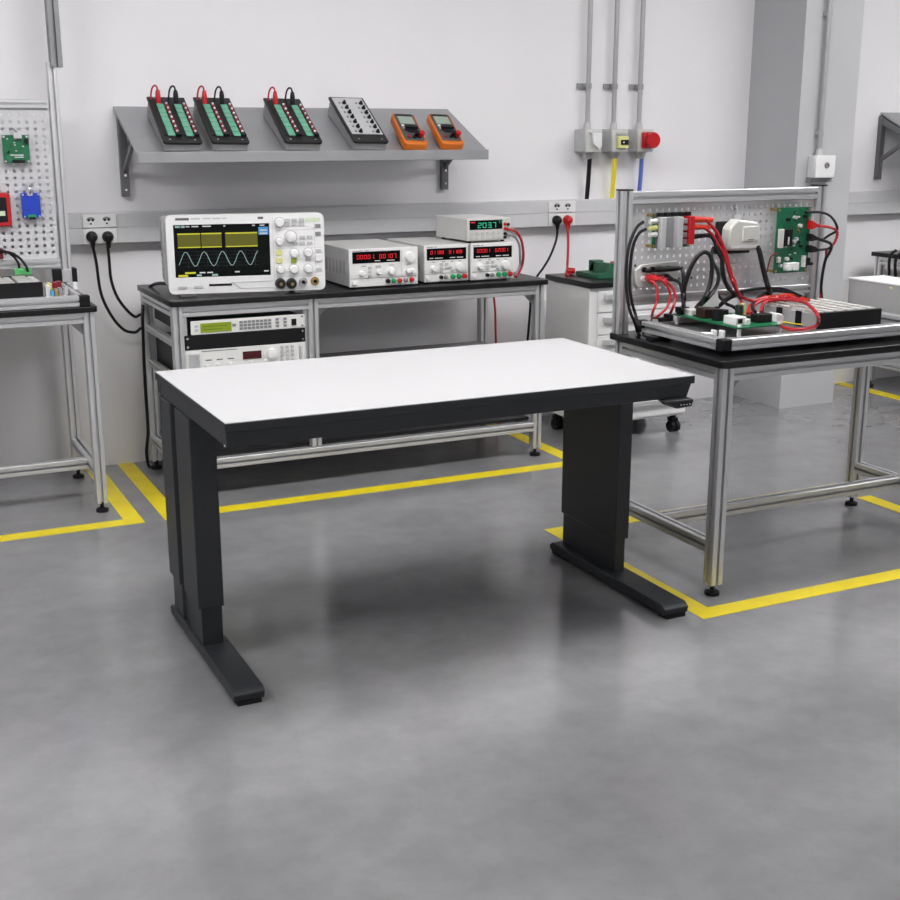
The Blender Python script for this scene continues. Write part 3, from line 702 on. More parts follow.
pts = [(px(.04+.832*q/120), .0075, pz(.655-.135*math.sin(2*math.pi*4.35*q/120-.9))) for q in range(121)]
sb(MB().tube(pts, .0014, 6, 1), 'sine_trace', SCC, parent=scr)
g = MB()
for v in (.51, .58, .65, .72, .79): g.box(px(.04), px(.872), .0088, .0096, pz(v+.003), pz(v))
for u in (.14, .24, .34, .44, .54, .64, .74, .84): g.box(px(u), px(u+.002), .0088, .0096, pz(.84), pz(.5))
sb(g, 'graticule', SCD, parent=scr)
sb(B(px(.885), px(.99), .0085, .0096, pz(.22), pz(.07)), 'menu_tab', SCB, parent=scr)
g = MB()
for v in (.12, .18): g.box(px(.90), px(.975), .0078, .0086, pz(v+.025), pz(v))
for u, w_ in ((.13, .04), (.19, .07), (.30, .09), (.52, .02), (.82, .03), (.90, .05)): g.box(px(u), px(u+w_), .0085, .0096, pz(.05), pz(.025))
for u, w_ in ((.25, .06), (.33, .06), (.62, .05), (.93, .05)): g.box(px(u), px(u+w_), .0085, .0096, pz(.93), pz(.905))
sb(g, 'readouts', SCW, parent=scr)
sb(MB().box(px(.02), px(.07), .0085, .0096, pz(.06), pz(.015)).box(px(.08), px(.12), .0085, .0096, pz(.06), pz(.015)).box(px(.22), px(.27), .0085, .0096, pz(.985), pz(.95)).box(px(.38), px(.44), .0085, .0096, pz(.985), pz(.95)), 'cyan_tags', SCC, parent=scr)
sb(MB().box(px(.03), px(.13), .0085, .0096, pz(.99), pz(.95)).box(px(.10), px(.21), .0085, .0096, pz(.935), pz(.90)), 'yellow_tags', SCY, parent=scr)
# lettering above the screen (too small to read) and the control field
for u, w_ in ((.06, .085), (.575, .035)): sb(B(fx(u), fx(u+w_), -.0006, .0006, fz(.065), fz(.035)), 'brand_lettering', INK)
g = MB()
for u, w_ in ((.155, .06), (.23, .05), (.29, .05), (.35, .03)): g.box(fx(u), fx(u+w_), -.0005, .0005, fz(.055), fz(.038))
sb(g, 'small_lettering', GPLAS)
g = MB()
for v, a, b in ((.205, .74, .93), (.445, .69, .985), (.81, .68, .985)): g.box(fx(a), fx(b), -.0005, .0006, fz(v+.004), fz(v))
g.box(fx(.936), fx(.938), -.0005, .0006, fz(.81), fz(.05)); g.box(fx(.668), fx(.67), -.0005, .0006, fz(.99), fz(.05))
sb(g, 'divider_lines', GPLAS)
for (u, v), r_ in zip([(.712, .115), (.782, .30), (.709, .36), (.801, .515), (.891, .51), (.709, .72), (.796, .72), (.89, .72)], (.019, .023, .016, .018, .018, .016, .018, .018)):
    kb = sb(MB().lathe((fx(u), 0, fz(v)), (0, -1, 0), [(0, r_*1.05), (.004, r_), (.022, r_*.9), (.024, r_*.75)], 20), 'knob', WPLAS)
    sb(MB().lathe((fx(u), .0005, fz(v)), (0, -1, 0), [(0, r_*1.25), (.0012, r_*1.25)], 20), 'collar', GPLAS, parent=kb)
bt_ = B(-.0115, .0115, -.005, .001, -.007, .007)
at_list(bt_, 'button', GPLAS, sc, [(fx(u), 0, fz(v)) for u, v in [(.764, .085), (.764, .14), (.808, .085), (.808, .14), (.855, .085), (.855, .14), (.857, .31), (.905, .31), (.811, .385), (.856, .385), (.904, .385), (.96, .49), (.96, .73), (.889, .6)]], .001)
at_list(B(-.012, .012, -.005, .001, -.008, .008), 'dark_button', MGREY, sc, [(fx(.96), 0, fz(.165)), (fx(.96), 0, fz(.265))], .001)
at_list(B(-.013, .013, -.010, .001, -.014, .014), 'white_button', WPLAS, sc, [(fx(.958), 0, fz(.58))], .002)
at_list(B(-.013, .013, -.005, .001, -.012, .012), 'yellow_button', PYEL, sc, [(fx(.705), 0, fz(.50)), (fx(.705), 0, fz(.60))], .001)
at_list(B(-.012, .012, -.005, .001, -.011, .011), 'green_button', LIME, sc, [(fx(.797), 0, fz(.61))], .001)
sb(B(fx(.88), fx(.975), -.0008, .0006, fz(.11), fz(.06)), 'label_strip', PGRN)
for q, (u, v) in enumerate([(.705, .90), (.778, .905), (.853, .89), (.931, .885)]):
    if q < 2:
        c = sb(MB().lathe((fx(u), 0, fz(v)), (0, -1, 0), [(0, .023), (.010, .023), (.020, .020), (.030, .018)], 20), 'probe_connector', BLKM)
        sb(MB().lathe((fx(u), -.030, fz(v)), (0, -1, 0), [(0, .008), (.006, .006)], 12), 'pin', BRAS, parent=c)
    else:
        c = sb(MB().lathe((fx(u), 0, fz(v)), (0, -1, 0), [(0, .019), (.004, .019), (.004, .013), (.018, .013), (.018, .009), (.006, .009)], 20), 'socket', CHR if q == 2 else BRAS)
        sb(MB().cyl((fx(u), -.004, fz(v)), (fx(u), -.0145, fz(v)), .008, n=12), 'core', BLK, parent=c)
at_list(B(-.019, .019, -.003, .001, -.006, .006), 'soft_button', GPLAS, sc, [(fx(.085), 0, fz(.915)), (fx(.185), 0, fz(.915))], .001)
sb(B(fx(.25), fx(.395), -.0008, .004, fz(.91), fz(.88)), 'drive_slot', BLK)
sb(MB().prism([(fx(.40), fz(.868)), (fx(.66), fz(.868)), (fx(.66), fz(.862)), (fx(.40), fz(.862))], 'y', -.002, .001).prism([(fx(.39), fz(.868)), (fx(.40), fz(.862)), (fx(.455), fz(.945)), (fx(.445), fz(.951))], 'y', -.002, .001).prism([(fx(.445), fz(.951)), (fx(.66), fz(.951)), (fx(.66), fz(.945)), (fx(.45), fz(.945))], 'y', -.002, .001), 'step_ridge', GPLAS)
for u in (.07, .80): sb(B(fx(u), fx(u+.10), .012, .06, 0, z0+.006), 'foot', GPLAS, .003)
for u in (.07, .80): sb(B(fx(u), fx(u+.10), .16, .20, 0, z0+.02), 'foot', GPLAS, .003)

# ------------------------------------------------------------------ seven segment digits
SEG = {'0': 'abcdef', '1': 'bc', '2': 'abged', '3': 'abgcd', '4': 'fgbc', '5': 'afgcd', '6': 'afgedc', '7': 'abc', '8': 'abcdefg', '9': 'abcfgd'}
def digits(mb, s, x, z, w, h, y, gap=.35):
    t_ = h*.10
    for ch in s:
        if ch == '.':
            mb.box(x-gap*w*.75, x-gap*w*.75+t_*1.2, y-.001, y, z, z+t_*1.2); continue
        segs = {'a': (x+t_, x+w-t_, z+h-t_, z+h), 'g': (x+t_, x+w-t_, z+h/2-t_/2, z+h/2+t_/2), 'd': (x+t_, x+w-t_, z, z+t_),
                'f': (x, x+t_, z+h/2, z+h), 'b': (x+w-t_, x+w, z+h/2, z+h), 'e': (x, x+t_, z, z+h/2), 'c': (x+w-t_, x+w, z, z+h/2)}
        for k_ in SEG[ch]:
            a, b, c, d = segs[k_]; mb.box(a, b, y-.001, y, c, d)
        x += w*(1+gap)
    return mb

def psu(label, x0, y0, W, D, wide, txt, z=.871, feet=.008):
    t = thing('power_supply', label, 'power supply', (x0, y0, z))
    H = .168
    def lb(mb, nm, m, bev=0, parent=None): return build(mb, nm, m, parent or t, bev, local=True)
    zf = lambda v: feet+H*(1-v)
    xf = lambda u: u*W
    lb(B(.003, W-.003, .012, D, feet, feet+H), 'case', PSU, .003)
    fc = lb(B(0, W, 0, .014, feet-.001, feet+H+.001), 'front_panel', PSUF, .003)
    g = MB()
    for q in range(7): g.box(-.0002+.0025, .0035, .06+q*.045, .085+q*.045, feet+.05, feet+.11)
    lb(g, 'side_vents', SIDE)
    d0, d1, v0, v1 = (.045, .735, .07, .375) if wide else (.055, .945, .085, .405)
    dp = lb(B(xf(d0), xf(d1), -.0015, .001, zf(v1), zf(v0)), 'display', GLASS)
    g = MB(); hh = (v1-v0)*H*(.36 if wide else .30)
    dw = W*(.036 if wide else .044)
    for q, tx in enumerate(txt):
        digits(g, tx, xf(d0+(d1-d0)*(.09 if q == 0 else .56)), zf(v0+(v1-v0)*(.64 if wide else .50)), dw, hh, -.0017, .45 if wide else .42)
    lb(g, 'digits', LEDR, parent=dp)
    g = MB()
    for u, w_ in ((.46, .12), (.72, .16)) if wide else ((.06, .10), (.2, .2), (.58, .14), (.76, .16)): g.box(xf(d0+(d1-d0)*u), xf(d0+(d1-d0)*(u+w_)), -.0022, -.001, zf(v0+(v1-v0)*.86), zf(v0+(v1-v0)*.80))
    lb(g, 'readout_text', INKL, parent=dp)
    g = MB().box(xf(.05), xf(.2), -.0006, .001, zf(.055), zf(.04)).box(xf(.22), xf(.28), -.0006, .001, zf(.055), zf(.04))
    for u in ((.2, .42, .6, .85) if wide else (.2, .42, .62, .8)): g.box(xf(u-.03), xf(u+.04), -.0006, .001, zf(.465), zf(.45))
    lb(g, 'lettering', INK)
    lb(B(xf(.02), xf(.98), -.0006, .001, zf(.785), zf(.77)), 'groove', MGREY)
    if wide: lb(B(xf(.755), xf(.76), -.0006, .001, zf(.76), zf(.06)), 'groove', GPLAS)
    kn = ((.87, .26, .023), (.17, .64, .012), (.42, .62, .012), (.60, .62, .017), (.845, .64, .011), (.91, .64, .011)) if wide else ((.2, .63, .014), (.79, .62, .022))
    for u, v, r_ in kn: lb(MB().lathe((xf(u), 0, zf(v)), (0, -1, 0), [(0, r_*1.1), (.004, r_), (.02, r_*.88), (.022, r_*.7)], 18), 'knob', WPLAS)
    bp_ = [(.29, .5), (.29, .61), (.29, .71), (.40, .48), (.43, .48)] if wide else [(.38, .52), (.38, .62), (.38, .71), (.5, .52), (.5, .62), (.58, .62), (.62, .71)]
    at_list(B(-.008, .008, -.004, .001, -.0055, .0055), 'button', GPLAS, t, [(xf(u), 0, zf(v)) for u, v in bp_], .001)
    lb(B(xf(.035), xf(.10), -.008, .001, zf(.94), zf(.85)), 'power_button', WPLAS, .002)
    if wide: jk = ((.55, BLK), (.635, GRN), (.72, REDO), (.81, MGREY), (.90, RED))
    else: jk = ((.37, BLK), (.48, MGREY), (.635, GRN), (.775, GRN), (.905, RED))
    for u, m in jk:
        r_ = .0095 if wide else .0105
        if m in (BLK, MGREY) and not wide: r_ = .008
        lb(MB().lathe((xf(u), 0, zf(.875)), (0, -1, 0), [(0, r_*1.15), (.004, r_), (.014, r_), (.016, r_*.6)], 16), 'terminal_post', m)
    if feet:
        for x in (.03, W-.03):
            for y in (.04, D-.04): lb(MB().cyl((x, y, 0), (x, y, feet+.002), .012, n=12), 'foot', RUB)
    return t
psu('wide power supply with red digits standing next to the oscilloscope', 2.0, 5.152, .335, .47, True, ('00001.', '00107.'))
psu('power supply with red digits between the wide one and the stacked pair', 2.379, 5.178, .227, .44, False, ('01188', '01188'))
psu('power supply with red digits carrying the bench multimeter on top', 2.612, 5.163, .228, .44, False, ('00001', '02001'))

# bench multimeter
zt = .871+.008+.168+.001
dm = thing('bench_multimeter', 'bench multimeter with a green readout stacked on the end power supply', 'multimeter', (2.606, 5.195, zt))
dm.rotation_euler = (0, 0, R(3))
W, H, D, ft_ = .240, .106, .31, .008
def db(mb, nm, m, bev=0, parent=None): return build(mb, nm, m, parent or dm, bev, local=True)
xf = lambda u: u*W
zf = lambda v: ft_+H*(1-v)
db(B(.002, W-.002, .02, D, ft_+.002, ft_+H-.002), 'case', PSU, .004)
db(B(0, W, 0, .022, ft_, ft_+H), 'front_bezel', IVORY, .006)
dp = db(B(xf(.06), xf(.80), -.0015, .001, zf(.50), zf(.10)), 'display', GLASS)
g = MB(); digits(g, '203.7', xf(.24), zf(.43), .019, .024, -.0018, .4)
db(g, 'digits', LEDG, parent=dp)
db(digits(MB(), '77', xf(.70), zf(.25), .009, .011, -.0018, .4), 'small_digits', LEDG, parent=dp)
db(B(xf(.08), xf(.18), -.0022, -.001, zf(.2), zf(.16)), 'readout_text', LEDR, parent=dp)
at_list(B(-.008, .008, -.004, .001, -.006, .006), 'button', GPLAS, dm, [(xf(.10+q*.125), 0, zf(v)) for v in (.66, .86) for q in range(6)], .001)
for u, v, m in ((.86, .30, RED), (.86, .50, RED), (.86, .72, BLK), (.93, .32, BLK), (.86, .88, BLK)):
    db(MB().lathe((xf(u), 0, zf(v)), (0, -1, 0), [(0, .008), (.008, .007), (.009, .004)], 12), 'jack', m)
db(B(xf(.835), xf(.89), -.0006, .001, zf(.58), zf(.2)), 'jack_panel', PYEL)
for x in (.03, W-.03):
    for y in (.03, D-.03): db(MB().cyl((x, y, 0), (x, y, ft_+.003), .010, n=12), 'foot', RUB)
cable('lead_red', .0065, REDC, 'red test lead arching from the bench multimeter', name='test_lead')
cable('lead_black', .006, MGREY, 'dark test lead arching from the bench multimeter beside the red one', name='test_lead')

# ------------------------------------------------------------------ rack units inside the bench
def rack_unit(name, label, x0, x1, z0, z1, D=.52, m=PSUF):
    t = thing(name, label, 'rack unit', (x0, 5.122, z0))
    build(B(x0, x1, 5.122, 5.131, z0, z1), 'front_panel', m, t, .001)
    if D: build(B(1.240, 1.753, 5.158, 5.158+D, z0+.002, z1-.002), 'case', BLKM, t)
    return t
rk = rack_unit('signal_generator', 'rack generator with a lime green screen above the black blank panel', 1.268, 1.774, .7205, .779)
x0, x1 = 1.268, 1.774
rx = lambda u: x0+(x1-x0)*u
rz = lambda v: .7205+.0585*(1-v)
build(B(rx(.08), rx(.345), 5.119, 5.123, rz(.86), rz(.2)), 'screen', LCDG, rk)
build(MB().box(rx(.1), rx(.31), 5.1185, 5.1192, rz(.45), rz(.4)).box(rx(.1), rx(.27), 5.1185, 5.1192, rz(.68), rz(.63)), 'screen_text', mat('lcd_ink', (.08, .12, .01), .5), rk)
for q in range(3):
    for w_ in range(8):
        if q == 0 and w_ == 0: bb = build(B(-.007, .007, -.003, .001, -.005, .005), 'key', MGREY, rk, local=True)
        else: bb = bb.copy(); COL.objects.link(bb)
        bb.location = Vector((rx(.43+w_*.036), 5.122, rz(.28+q*.24))) - ROOT[rk.name]
for u, v in ((.37, .45), (.75, .25), (.75, .5), (.75, .75), (.82, .25), (.82, .5), (.82, .75)): build(B(rx(u)-.007, rx(u)+.007, 5.118, 5.123, rz(v)-.005, rz(v)+.005), 'button', MGREY, rk)
build(B(rx(.878), rx(.92), 5.117, 5.123, rz(.78), rz(.3)), 'power_switch', BLK, rk)
for u in (.03,): build(B(rx(u), rx(u+.03), 5.119, 5.123, rz(.45), rz(.3)).box(rx(u), rx(u+.03), 5.119, 5.123, rz(.75), rz(.6)), 'button', GPLAS, rk)
build(MB().cyl((rx(.975), 5.122, rz(.15)), (rx(.975), 5.118, rz(.15)), .005, n=10).cyl((rx(.975), 5.122, rz(.85)), (rx(.975), 5.118, rz(.85)), .005, n=10), 'screw', MGREY, rk)
bk = rack_unit('blank_panel', 'plain black rack panel between the two silver rack units', 1.238, 1.774, .657, .7185, .05, BLK)
build(MB().cyl((1.25, 5.122, .67), (1.25, 5.118, .67), .005, n=10).cyl((1.25, 5.122, .706), (1.25, 5.118, .706), .005, n=10).cyl((1.762, 5.122, .67), (1.762, 5.118, .67), .005, n=10).cyl((1.762, 5.122, .706), (1.762, 5.118, .706), .005, n=10), 'screw', CHR, bk)
r3 = rack_unit('rack_instrument', 'silver rack unit with a dark red display and round dial under the blank panel', 1.238, 1.774, .5015, .655)
x0, x1 = 1.238, 1.774
rx = lambda u: x0+(x1-x0)*u
rz = lambda v: .5015+.1535*(1-v)
build(B(rx(.465), rx(.62), 5.119, 5.123, rz(.36), rz(.14)), 'display', mat('dark_red_display', (.06, .006, .008), .25), r3)
build(MB().lathe((rx(.705), 5.122, rz(.25)), (0, -1, 0), [(0, .024), (.004, .023), (.018, .021), (.02, .016)], 22), 'dial', WPLAS, r3)
for q in range(4):
    for w_ in range(3):
        build(B(rx(.795+w_*.045)-.007, rx(.795+w_*.045)+.007, 5.118, 5.123, rz(.10+q*.12)-.006, rz(.10+q*.12)+.006), 'key', GPLAS, r3)
for u in (.17, .26, .36, .53, .66):
    build(MB().lathe((rx(u), 5.122, rz(.46)), (0, -1, 0), [(0, .009), (.012, .008)], 12), 'knob', WPLAS, r3)
g = MB().box(rx(.13), rx(.42), 5.1214, 5.123, rz(.06), rz(.04))
for u in (.16, .25, .34): g.box(rx(u), rx(u+.05), 5.1214, 5.123, rz(.32), rz(.29))
build(g, 'lettering', INK, r3)
build(B(rx(.03), rx(.11), 5.116, 5.123, rz(.98), rz(.1)), 'grab_bar', ALU, r3)
build(B(rx(.94), rx(.96), 5.116, 5.123, rz(.98), rz(.1)), 'grab_bar', ALU, r3)

# ------------------------------------------------------------------ main table
mt = thing('sit_stand_table', 'empty white topped table on dark grey lifting columns in the middle of the floor', 'table', (1.58, 3.44, 0))
TX0, TX1, TY0, TY1 = .828, 2.319, 3.043, 3.838
tt = build(MB().prism([(TX0, TY0), (TX1, TY0), (TX1, TY1), (TX0, TY1)], 'z', .8, .8235), 'tabletop', DESK, mt, .0015)
build(B(TX0+.002, TX1-.002, TY0+.002, TY1-.002, .8232, .8252), 'white_surface', LAM, tt)
for ya, yb_ in ((TY0+.006, TY0+.05), (TY1-.05, TY1-.006)):
    build(MB().prism([(TX0+.004, .80), (TX1-.008, .80), (TX1-.024, .758), (TX0+.005, .758)], 'y', ya, yb_), 'long_rail', DESK, mt, .002)
for xa in (TX0+.005, TX1-.062): build(B(xa, xa+.05, TY0+.0501, TY1-.0501, .758, .7998), 'cross_rail', DESK, mt, .002)
def column(s):
    # s = -1: outside faces -x (left column); +1 mirrored
    cx = (.871 if s < 0 else 2.336)
    xo = cx + s*(.042 if s < 0 else .028); xi = cx - s*(.036 if s < 0 else .028)
    lo = xo - s*.009
    Yf, Yr = 3.435, 3.803
    gx = xo - s*.022
    poly = [(xi, Yf), (xo, Yf), (xo, 3.610), (gx, 3.617), (gx, 3.660), (xo, 3.667), (xo, Yr), (xi, Yr)]
    c = build(MB().prism(poly, 'z', .168, .755), 'column', DESK, mt, .003)
    poly2 = [(xi-s*.003, Yf+.008), (lo, Yf+.008), (lo, 3.595), (gx-s*.004, 3.60), (gx-s*.004, 3.675), (lo, 3.68), (lo, Yr-.008), (xi-s*.003, Yr-.008)]
    build(MB().prism([(x - (0 if abs(x-lo) < 1e-9 else -s*.008), y) for x, y in poly2], 'z', .045, .30), 'inner_tube', DESK, c, .002)
    a, b = (.832, .921) if s < 0 else (2.282, 2.378)
    # foot: long rail with chamfered ends
    f = MB().prism([(3.098, .012), (3.82, .012), (3.838, .022), (3.838, .036), (3.82, .047), (3.112, .047), (3.092, .034)], 'x', a, b)
    fo = build(f, 'foot', DESK, mt, .003)
    for ga in (3.095, 3.79): build(B(a+.01, b-.01, ga, ga+.045, 0, .013), 'glide', RUB, fo)
column(-1); column(1)
hs = build(MB().prism([(2.195, .7575), (2.298, .7575), (2.305, .752), (2.296, .733), (2.240, .730), (2.225, .743)], 'y', 3.022, 3.10), 'handset', DESK, mt, .004)
build(B(2.245, 2.295, 3.0205, 3.0225, .736, .748), 'keypad', BLK, hs)
at_list(B(-.0025, .0025, -.001, .001, -.0015, .0015), 'key', GPLAS, hs, [Vector((2.254+.011*q, 3.020, .742))-ROOT[mt.name] for q in range(4)])
build(MB().cyl((TX0+.0045, TY0+.02, .762), (TX0+.001, TY0+.02, .762), .004, n=10), 'screw', CHR, mt)

# ------------------------------------------------------------------ drawer cabinet
cb = thing('drawer_cabinet', 'white drawer cabinet on castors with a black top, below the red plug', 'cabinet', (3.6, 5.4, 0))
CX0, CX1, CY0, CY1, CZ = 3.29, 3.905, 5.185, 5.625, .80
build(B(CX0, CX1, CY0+.012, CY1, .10, CZ), 'body', CABW, cb, .004)
build(B(CX0-.006, CX1+.006, CY0-.004, CY1+.004, CZ, .828), 'cabinet_top', BLKW, cb, .003)
nd = 6; dh = (CZ-.012-.11)/nd
for q in range(nd):
    za = .11+q*dh
    d = build(B(CX0+.045, CX1-.006, CY0, CY0+.014, za+.004, za+dh-.004), 'drawer', CABW, cb, .002)
    build(B(CX0+.075, CX1-.08, CY0-.022, CY0, za+dh-.048, za+dh-.020), 'handle', SILV, d, .003)
for x in (CX0+.05, CX1-.035):
    for y in (CY0+.07, CY1-.06):
        c = build(MB().cyl((x, y, .072), (x, y, .101), .018, n=12).box(x-.020, x+.020, y-.022, y+.022, .056, .076), 'castor', BLK, cb, .002)
        for dx in (-.016, .016): build(MB().cyl((x+dx-.010, y-.008, .030), (x+dx+.010, y-.008, .030), .030, n=20), 'wheel', RUB, c)
build(B(CX0+.16, CX0+.34, CY0+.05, CY0+.10, .015, .10), 'plinth_weight', BLKM, cb)
# green enclosure on the cabinet
gb = thing('terminal_block', 'dark green stepped enclosure with a black inset on the drawer cabinet', 'enclosure', (3.6, 5.4, .828))
build(MB().prism([(3.405, .8285), (3.85, .8285), (3.85, .862), (3.62, .862), (3.60, .905), (3.47, .905), (3.46, .862), (3.405, .855)], 'y', 5.30, 5.315).box(3.405, 3.85, 5.315, 5.52, .8285, .850).prism([(5.315, .85), (5.50, .85), (5.47, .90), (5.315, .905)], 'x', 3.47, 3.50), 'case', DGRN, gb, .003)
build(B(3.51, 3.82, 5.33, 5.47, .850, .888), 'inset', BLK, gb, .003)
build(B(3.55, 3.64, 5.38, 5.42, .888, .902), 'fuse', RED, gb, .002)
build(B(3.47, 3.53, 5.45, 5.50, .850, .906), 'clip', DGRN, gb, .002)

# ------------------------------------------------------------------ white power box on the wiring bench
pb = thing('power_supply_box', 'box with a white lid and grey sides standing beyond the wired tray on the bench', 'box', (3.71, 3.5, .829))
build(B(3.632, 3.81, 3.19, 3.79, .829, .978), 'case', SIDE, pb, .002)
build(B(3.629, 3.812, 3.187, 3.793, .978, .984), 'lid', WPLAS, pb, .001)
build(B(3.6305, 3.6325, 3.555, 3.57, .964, .971), 'label', PYEL, pb)
for x in ('far_a', 'far_b'):
    cable(x, .009, BLK, 'black cable hanging over the edge of the far black bench', group='cables over the far bench edge')

# ------------------------------------------------------------------ items on the tray pegboard (panel face y = 3.8135)
PF = 3.813
def hook(t, x, z, y=PF): build(MB().tube([(x, y, z+.03), (x, y-.02, z+.028), (x, y-.026, z+.01), (x, y-.02, z-.006)], .003, 8).tube([(x-.012, y-.004, z+.04), (x-.006, y-.01, z+.02), (x+.006, y-.01, z+.02), (x+.012, y-.004, z+.04)], .002, 6), 'hook', CHR, t)
hb = thing('heat_sink_board', 'circuit board with a grey ribbed heat sink and a red connector strip', 'circuit board', (2.78, PF, 1.14))
build(B(2.688, 2.856, 3.768, 3.773, 1.138, 1.262), 'board', PCB, hb)
hsb = build(B(2.700, 2.790, 3.748, 3.768, 1.140, 1.250), 'heat_sink', mat('heat_sink_grey', (.33, .335, .34), .4, .5), hb, .002)
build(B(2.698, 2.720, 3.728, 3.752, 1.139, 1.251), 'flange', SILV, hsb, .002)
build(B(2.766, 2.790, 3.722, 3.754, 1.139, 1.251), 'flange', SILV, hsb, .002)
build(B(2.818, 2.842, 3.722, 3.768, 1.150, 1.252), 'red_strip', RED, hb, .002)
g = MB()
for q in range(4): g.box(2.791, 2.818, 3.735, 3.768, 1.150+q*.025, 1.168+q*.025)
build(g, 'relay', MGREY, hb, .002)
g = MB()
for q in range(5): g.box(2.70+q*.031, 2.720+q*.031, 3.75, 3.768, 1.252, 1.266)
build(g, 'terminal', BLK, hb, .002)
for z, m in ((1.237, IVORY), (1.214, PYEL), (1.19, WPLAS)): build(MB().cyl((2.69, 3.752, z), (2.655, 3.742, z-.002), .010, .008, 12), 'connector', m, hb)
for x, z in ((2.695, 1.145), (2.695, 1.255), (2.849, 1.145), (2.849, 1.255)): build(MB().cyl((x, PF, z), (x, 3.766, z), .006, n=10), 'standoff', BRAS, hb)
cable('blk_a', .0058, BLK, 'black cable looping from the upper pale connector of the heat sink board', name='jumper_cable')
cable('blk_b', .0058, BLK, 'black cable looping from the lower pale connector of the heat sink board', name='jumper_cable')
hb.location += Vector((-.040, 0, .004))
def clip(x0, x1, z0, z1, m, y=3.735): return (MB().cyl((x0, y, z0), (x1, y, z1), .011, .006, 12), 'plug', m)
cable('hb_red_a', .0065, REDC, 'red cable from the top red plug of the heat sink board over the battery pack', name='jumper_cable', ends=[(MB().cyl((2.792, 3.735, 1.243), (2.880, 3.722, 1.240), .013, .009, 12), 'plug', REDO)])
cable('hb_red_b', .006, REDC, 'red cable from the second red plug of the heat sink board', name='jumper_cable', ends=[(MB().cyl((2.792, 3.735, 1.216), (2.870, 3.722, 1.214), .011, .008, 12), 'plug', REDO)])
cable('hb_blk', .0065, BLK, 'black cable from the lowest plug of the heat sink board down to the tray', name='jumper_cable', ends=[(MB().cyl((2.792, 3.735, 1.180), (2.885, 3.722, 1.186), .010, .007, 12), 'plug', BLK)])
# terminal plate with banana plugs
tp = thing('terminal_plate', 'pale plate with rows of plugs low on the pegboard beside the post', 'terminal plate', (2.70, PF, .99))
build(MB().prism([(2.612, 1.015), (2.626, .995), (2.72, .992), (2.80, 1.01), (2.80, 1.088), (2.640, 1.080), (2.612, 1.06)], 'y', 3.795, 3.8125), 'plate', IVORY, tp, .003)
for x, z, m in ((2.643, 1.03, WPLAS), (2.668, 1.03, RED), (2.69, 1.03, RED), (2.72, 1.03, BLK), (2.645, 1.062, BLK), (2.68, 1.062, BLK), (2.715, 1.062, BLK), (2.75, 1.062, BLK)):
    build(MB().cyl((x, 3.795, z), (x, 3.785, z), .010, n=12), 'jack', m, tp)
tp.location += Vector((-.012, 0, 0))
cable('rd_a', .005, REDC, 'red lead from the round red plug on the terminal plate', name='jumper_cable', ends=[(MB().lathe((2.645, 3.785, 1.032), (-.15, -1, 0), [(0, .012), (.02, .016), (.05, .015), (.07, .007)], 14), 'plug', RED)])
cable('rd_b', .005, REDC, 'red lead from the middle red plug on the terminal plate', name='jumper_cable', ends=[(MB().cyl((2.668, 3.785, 1.033), (2.645, 3.70, 1.036), .011, .007, 12), 'plug', RED)])
cable('rd_c', .005, REDC, 'red lead from the dark red plug on the terminal plate, outermost of the three', name='jumper_cable', ends=[(MB().cyl((2.692, 3.785, 1.033), (2.67, 3.70, 1.032), .010, .007, 12), 'plug', REDD)])
cable('blk_c', .006, BLK, 'thin black lead from the black plug beside the red plugs on the plate', name='jumper_cable', ends=[(MB().cyl((2.735, 3.79, 1.032), (2.70, 3.71, 1.032), .012, .008, 12), 'plug', BLK)])
cable('blk_d', .007, BLK, 'black lead dropping straight from the upper plug row of the plate', name='jumper_cable', ends=[(MB().cyl((2.66, 3.765, 1.064), (2.715, 3.745, 1.066), .010, n=12).cyl((2.715, 3.745, 1.066), (2.745, 3.725, 1.069), .011, .008, 12), 'plug', BLK), (MB().cyl((2.625, 3.772, 1.060), (2.645, 3.765, 1.062), .007, .009, 12), 'plug', BLK)])
cable('loop_a', .0082, BLK, 'thick black cable arching high above the tray in front of the pegboard', name='jumper_cable')
cable('loop_b', .0070, BLK, 'black cable curling behind the thick arch into the tray', name='jumper_cable')
# white adaptor
wb = thing('power_adaptor', 'ivory adaptor box with a black back hanging from a pegboard hook', 'adaptor', (3.07, PF, 1.12))
build(B(2.972, 3.15, 3.788, 3.811, 1.100, 1.222), 'back_plate', BLK, wb, .004)
build(MB().prism([(2.995, 1.118), (3.150, 1.114), (3.158, 1.135), (3.152, 1.205), (3.135, 1.222), (3.03, 1.232), (3.008, 1.218), (2.99, 1.20), (2.985, 1.14)], 'y', 3.738, 3.789), 'case', IVORY, wb, .008)
build(MB().box(3.055, 3.138, 3.733, 3.739, 1.150, 1.206), 'front_plate', IVORY, wb, .004)
build(B(3.085, 3.118, 3.7322, 3.734, 1.155, 1.158), 'lettering', INK, wb)
build(B(2.997, 3.148, 3.734, 3.739, 1.125, 1.131), 'seam', GPLAS, wb)
hook(wb, 3.06, 1.245)
build(MB().cyl((3.055, 3.77, 1.228), (3.055, 3.77, 1.245), .014, n=12), 'lug', GPLAS, wb)
wb.location += Vector((-.024, 0, .004)); wb.scale = (.87, 1, 1)
cable('wb_blk', .010, BLK, 'thick black cable hanging from the ivory adaptor into the tray', name='jumper_cable')
cable('wb_blk_b', .008, BLK, 'black cable curving down below the black back of the ivory adaptor', name='jumper_cable')
# small white fitting under the adaptor
sf = thing('cable_clamp', 'small white clamp with a grey pin on the pegboard below the adaptor', 'clamp', (3.0, PF, 1.05))
build(B(2.985, 3.018, 3.77, 3.812, 1.052, 1.066), 'block', WPLAS, sf, .003)
build(MB().cyl((3.018, 3.785, 1.060), (3.075, 3.785, 1.064), .007, n=12), 'pin', SILV, sf)
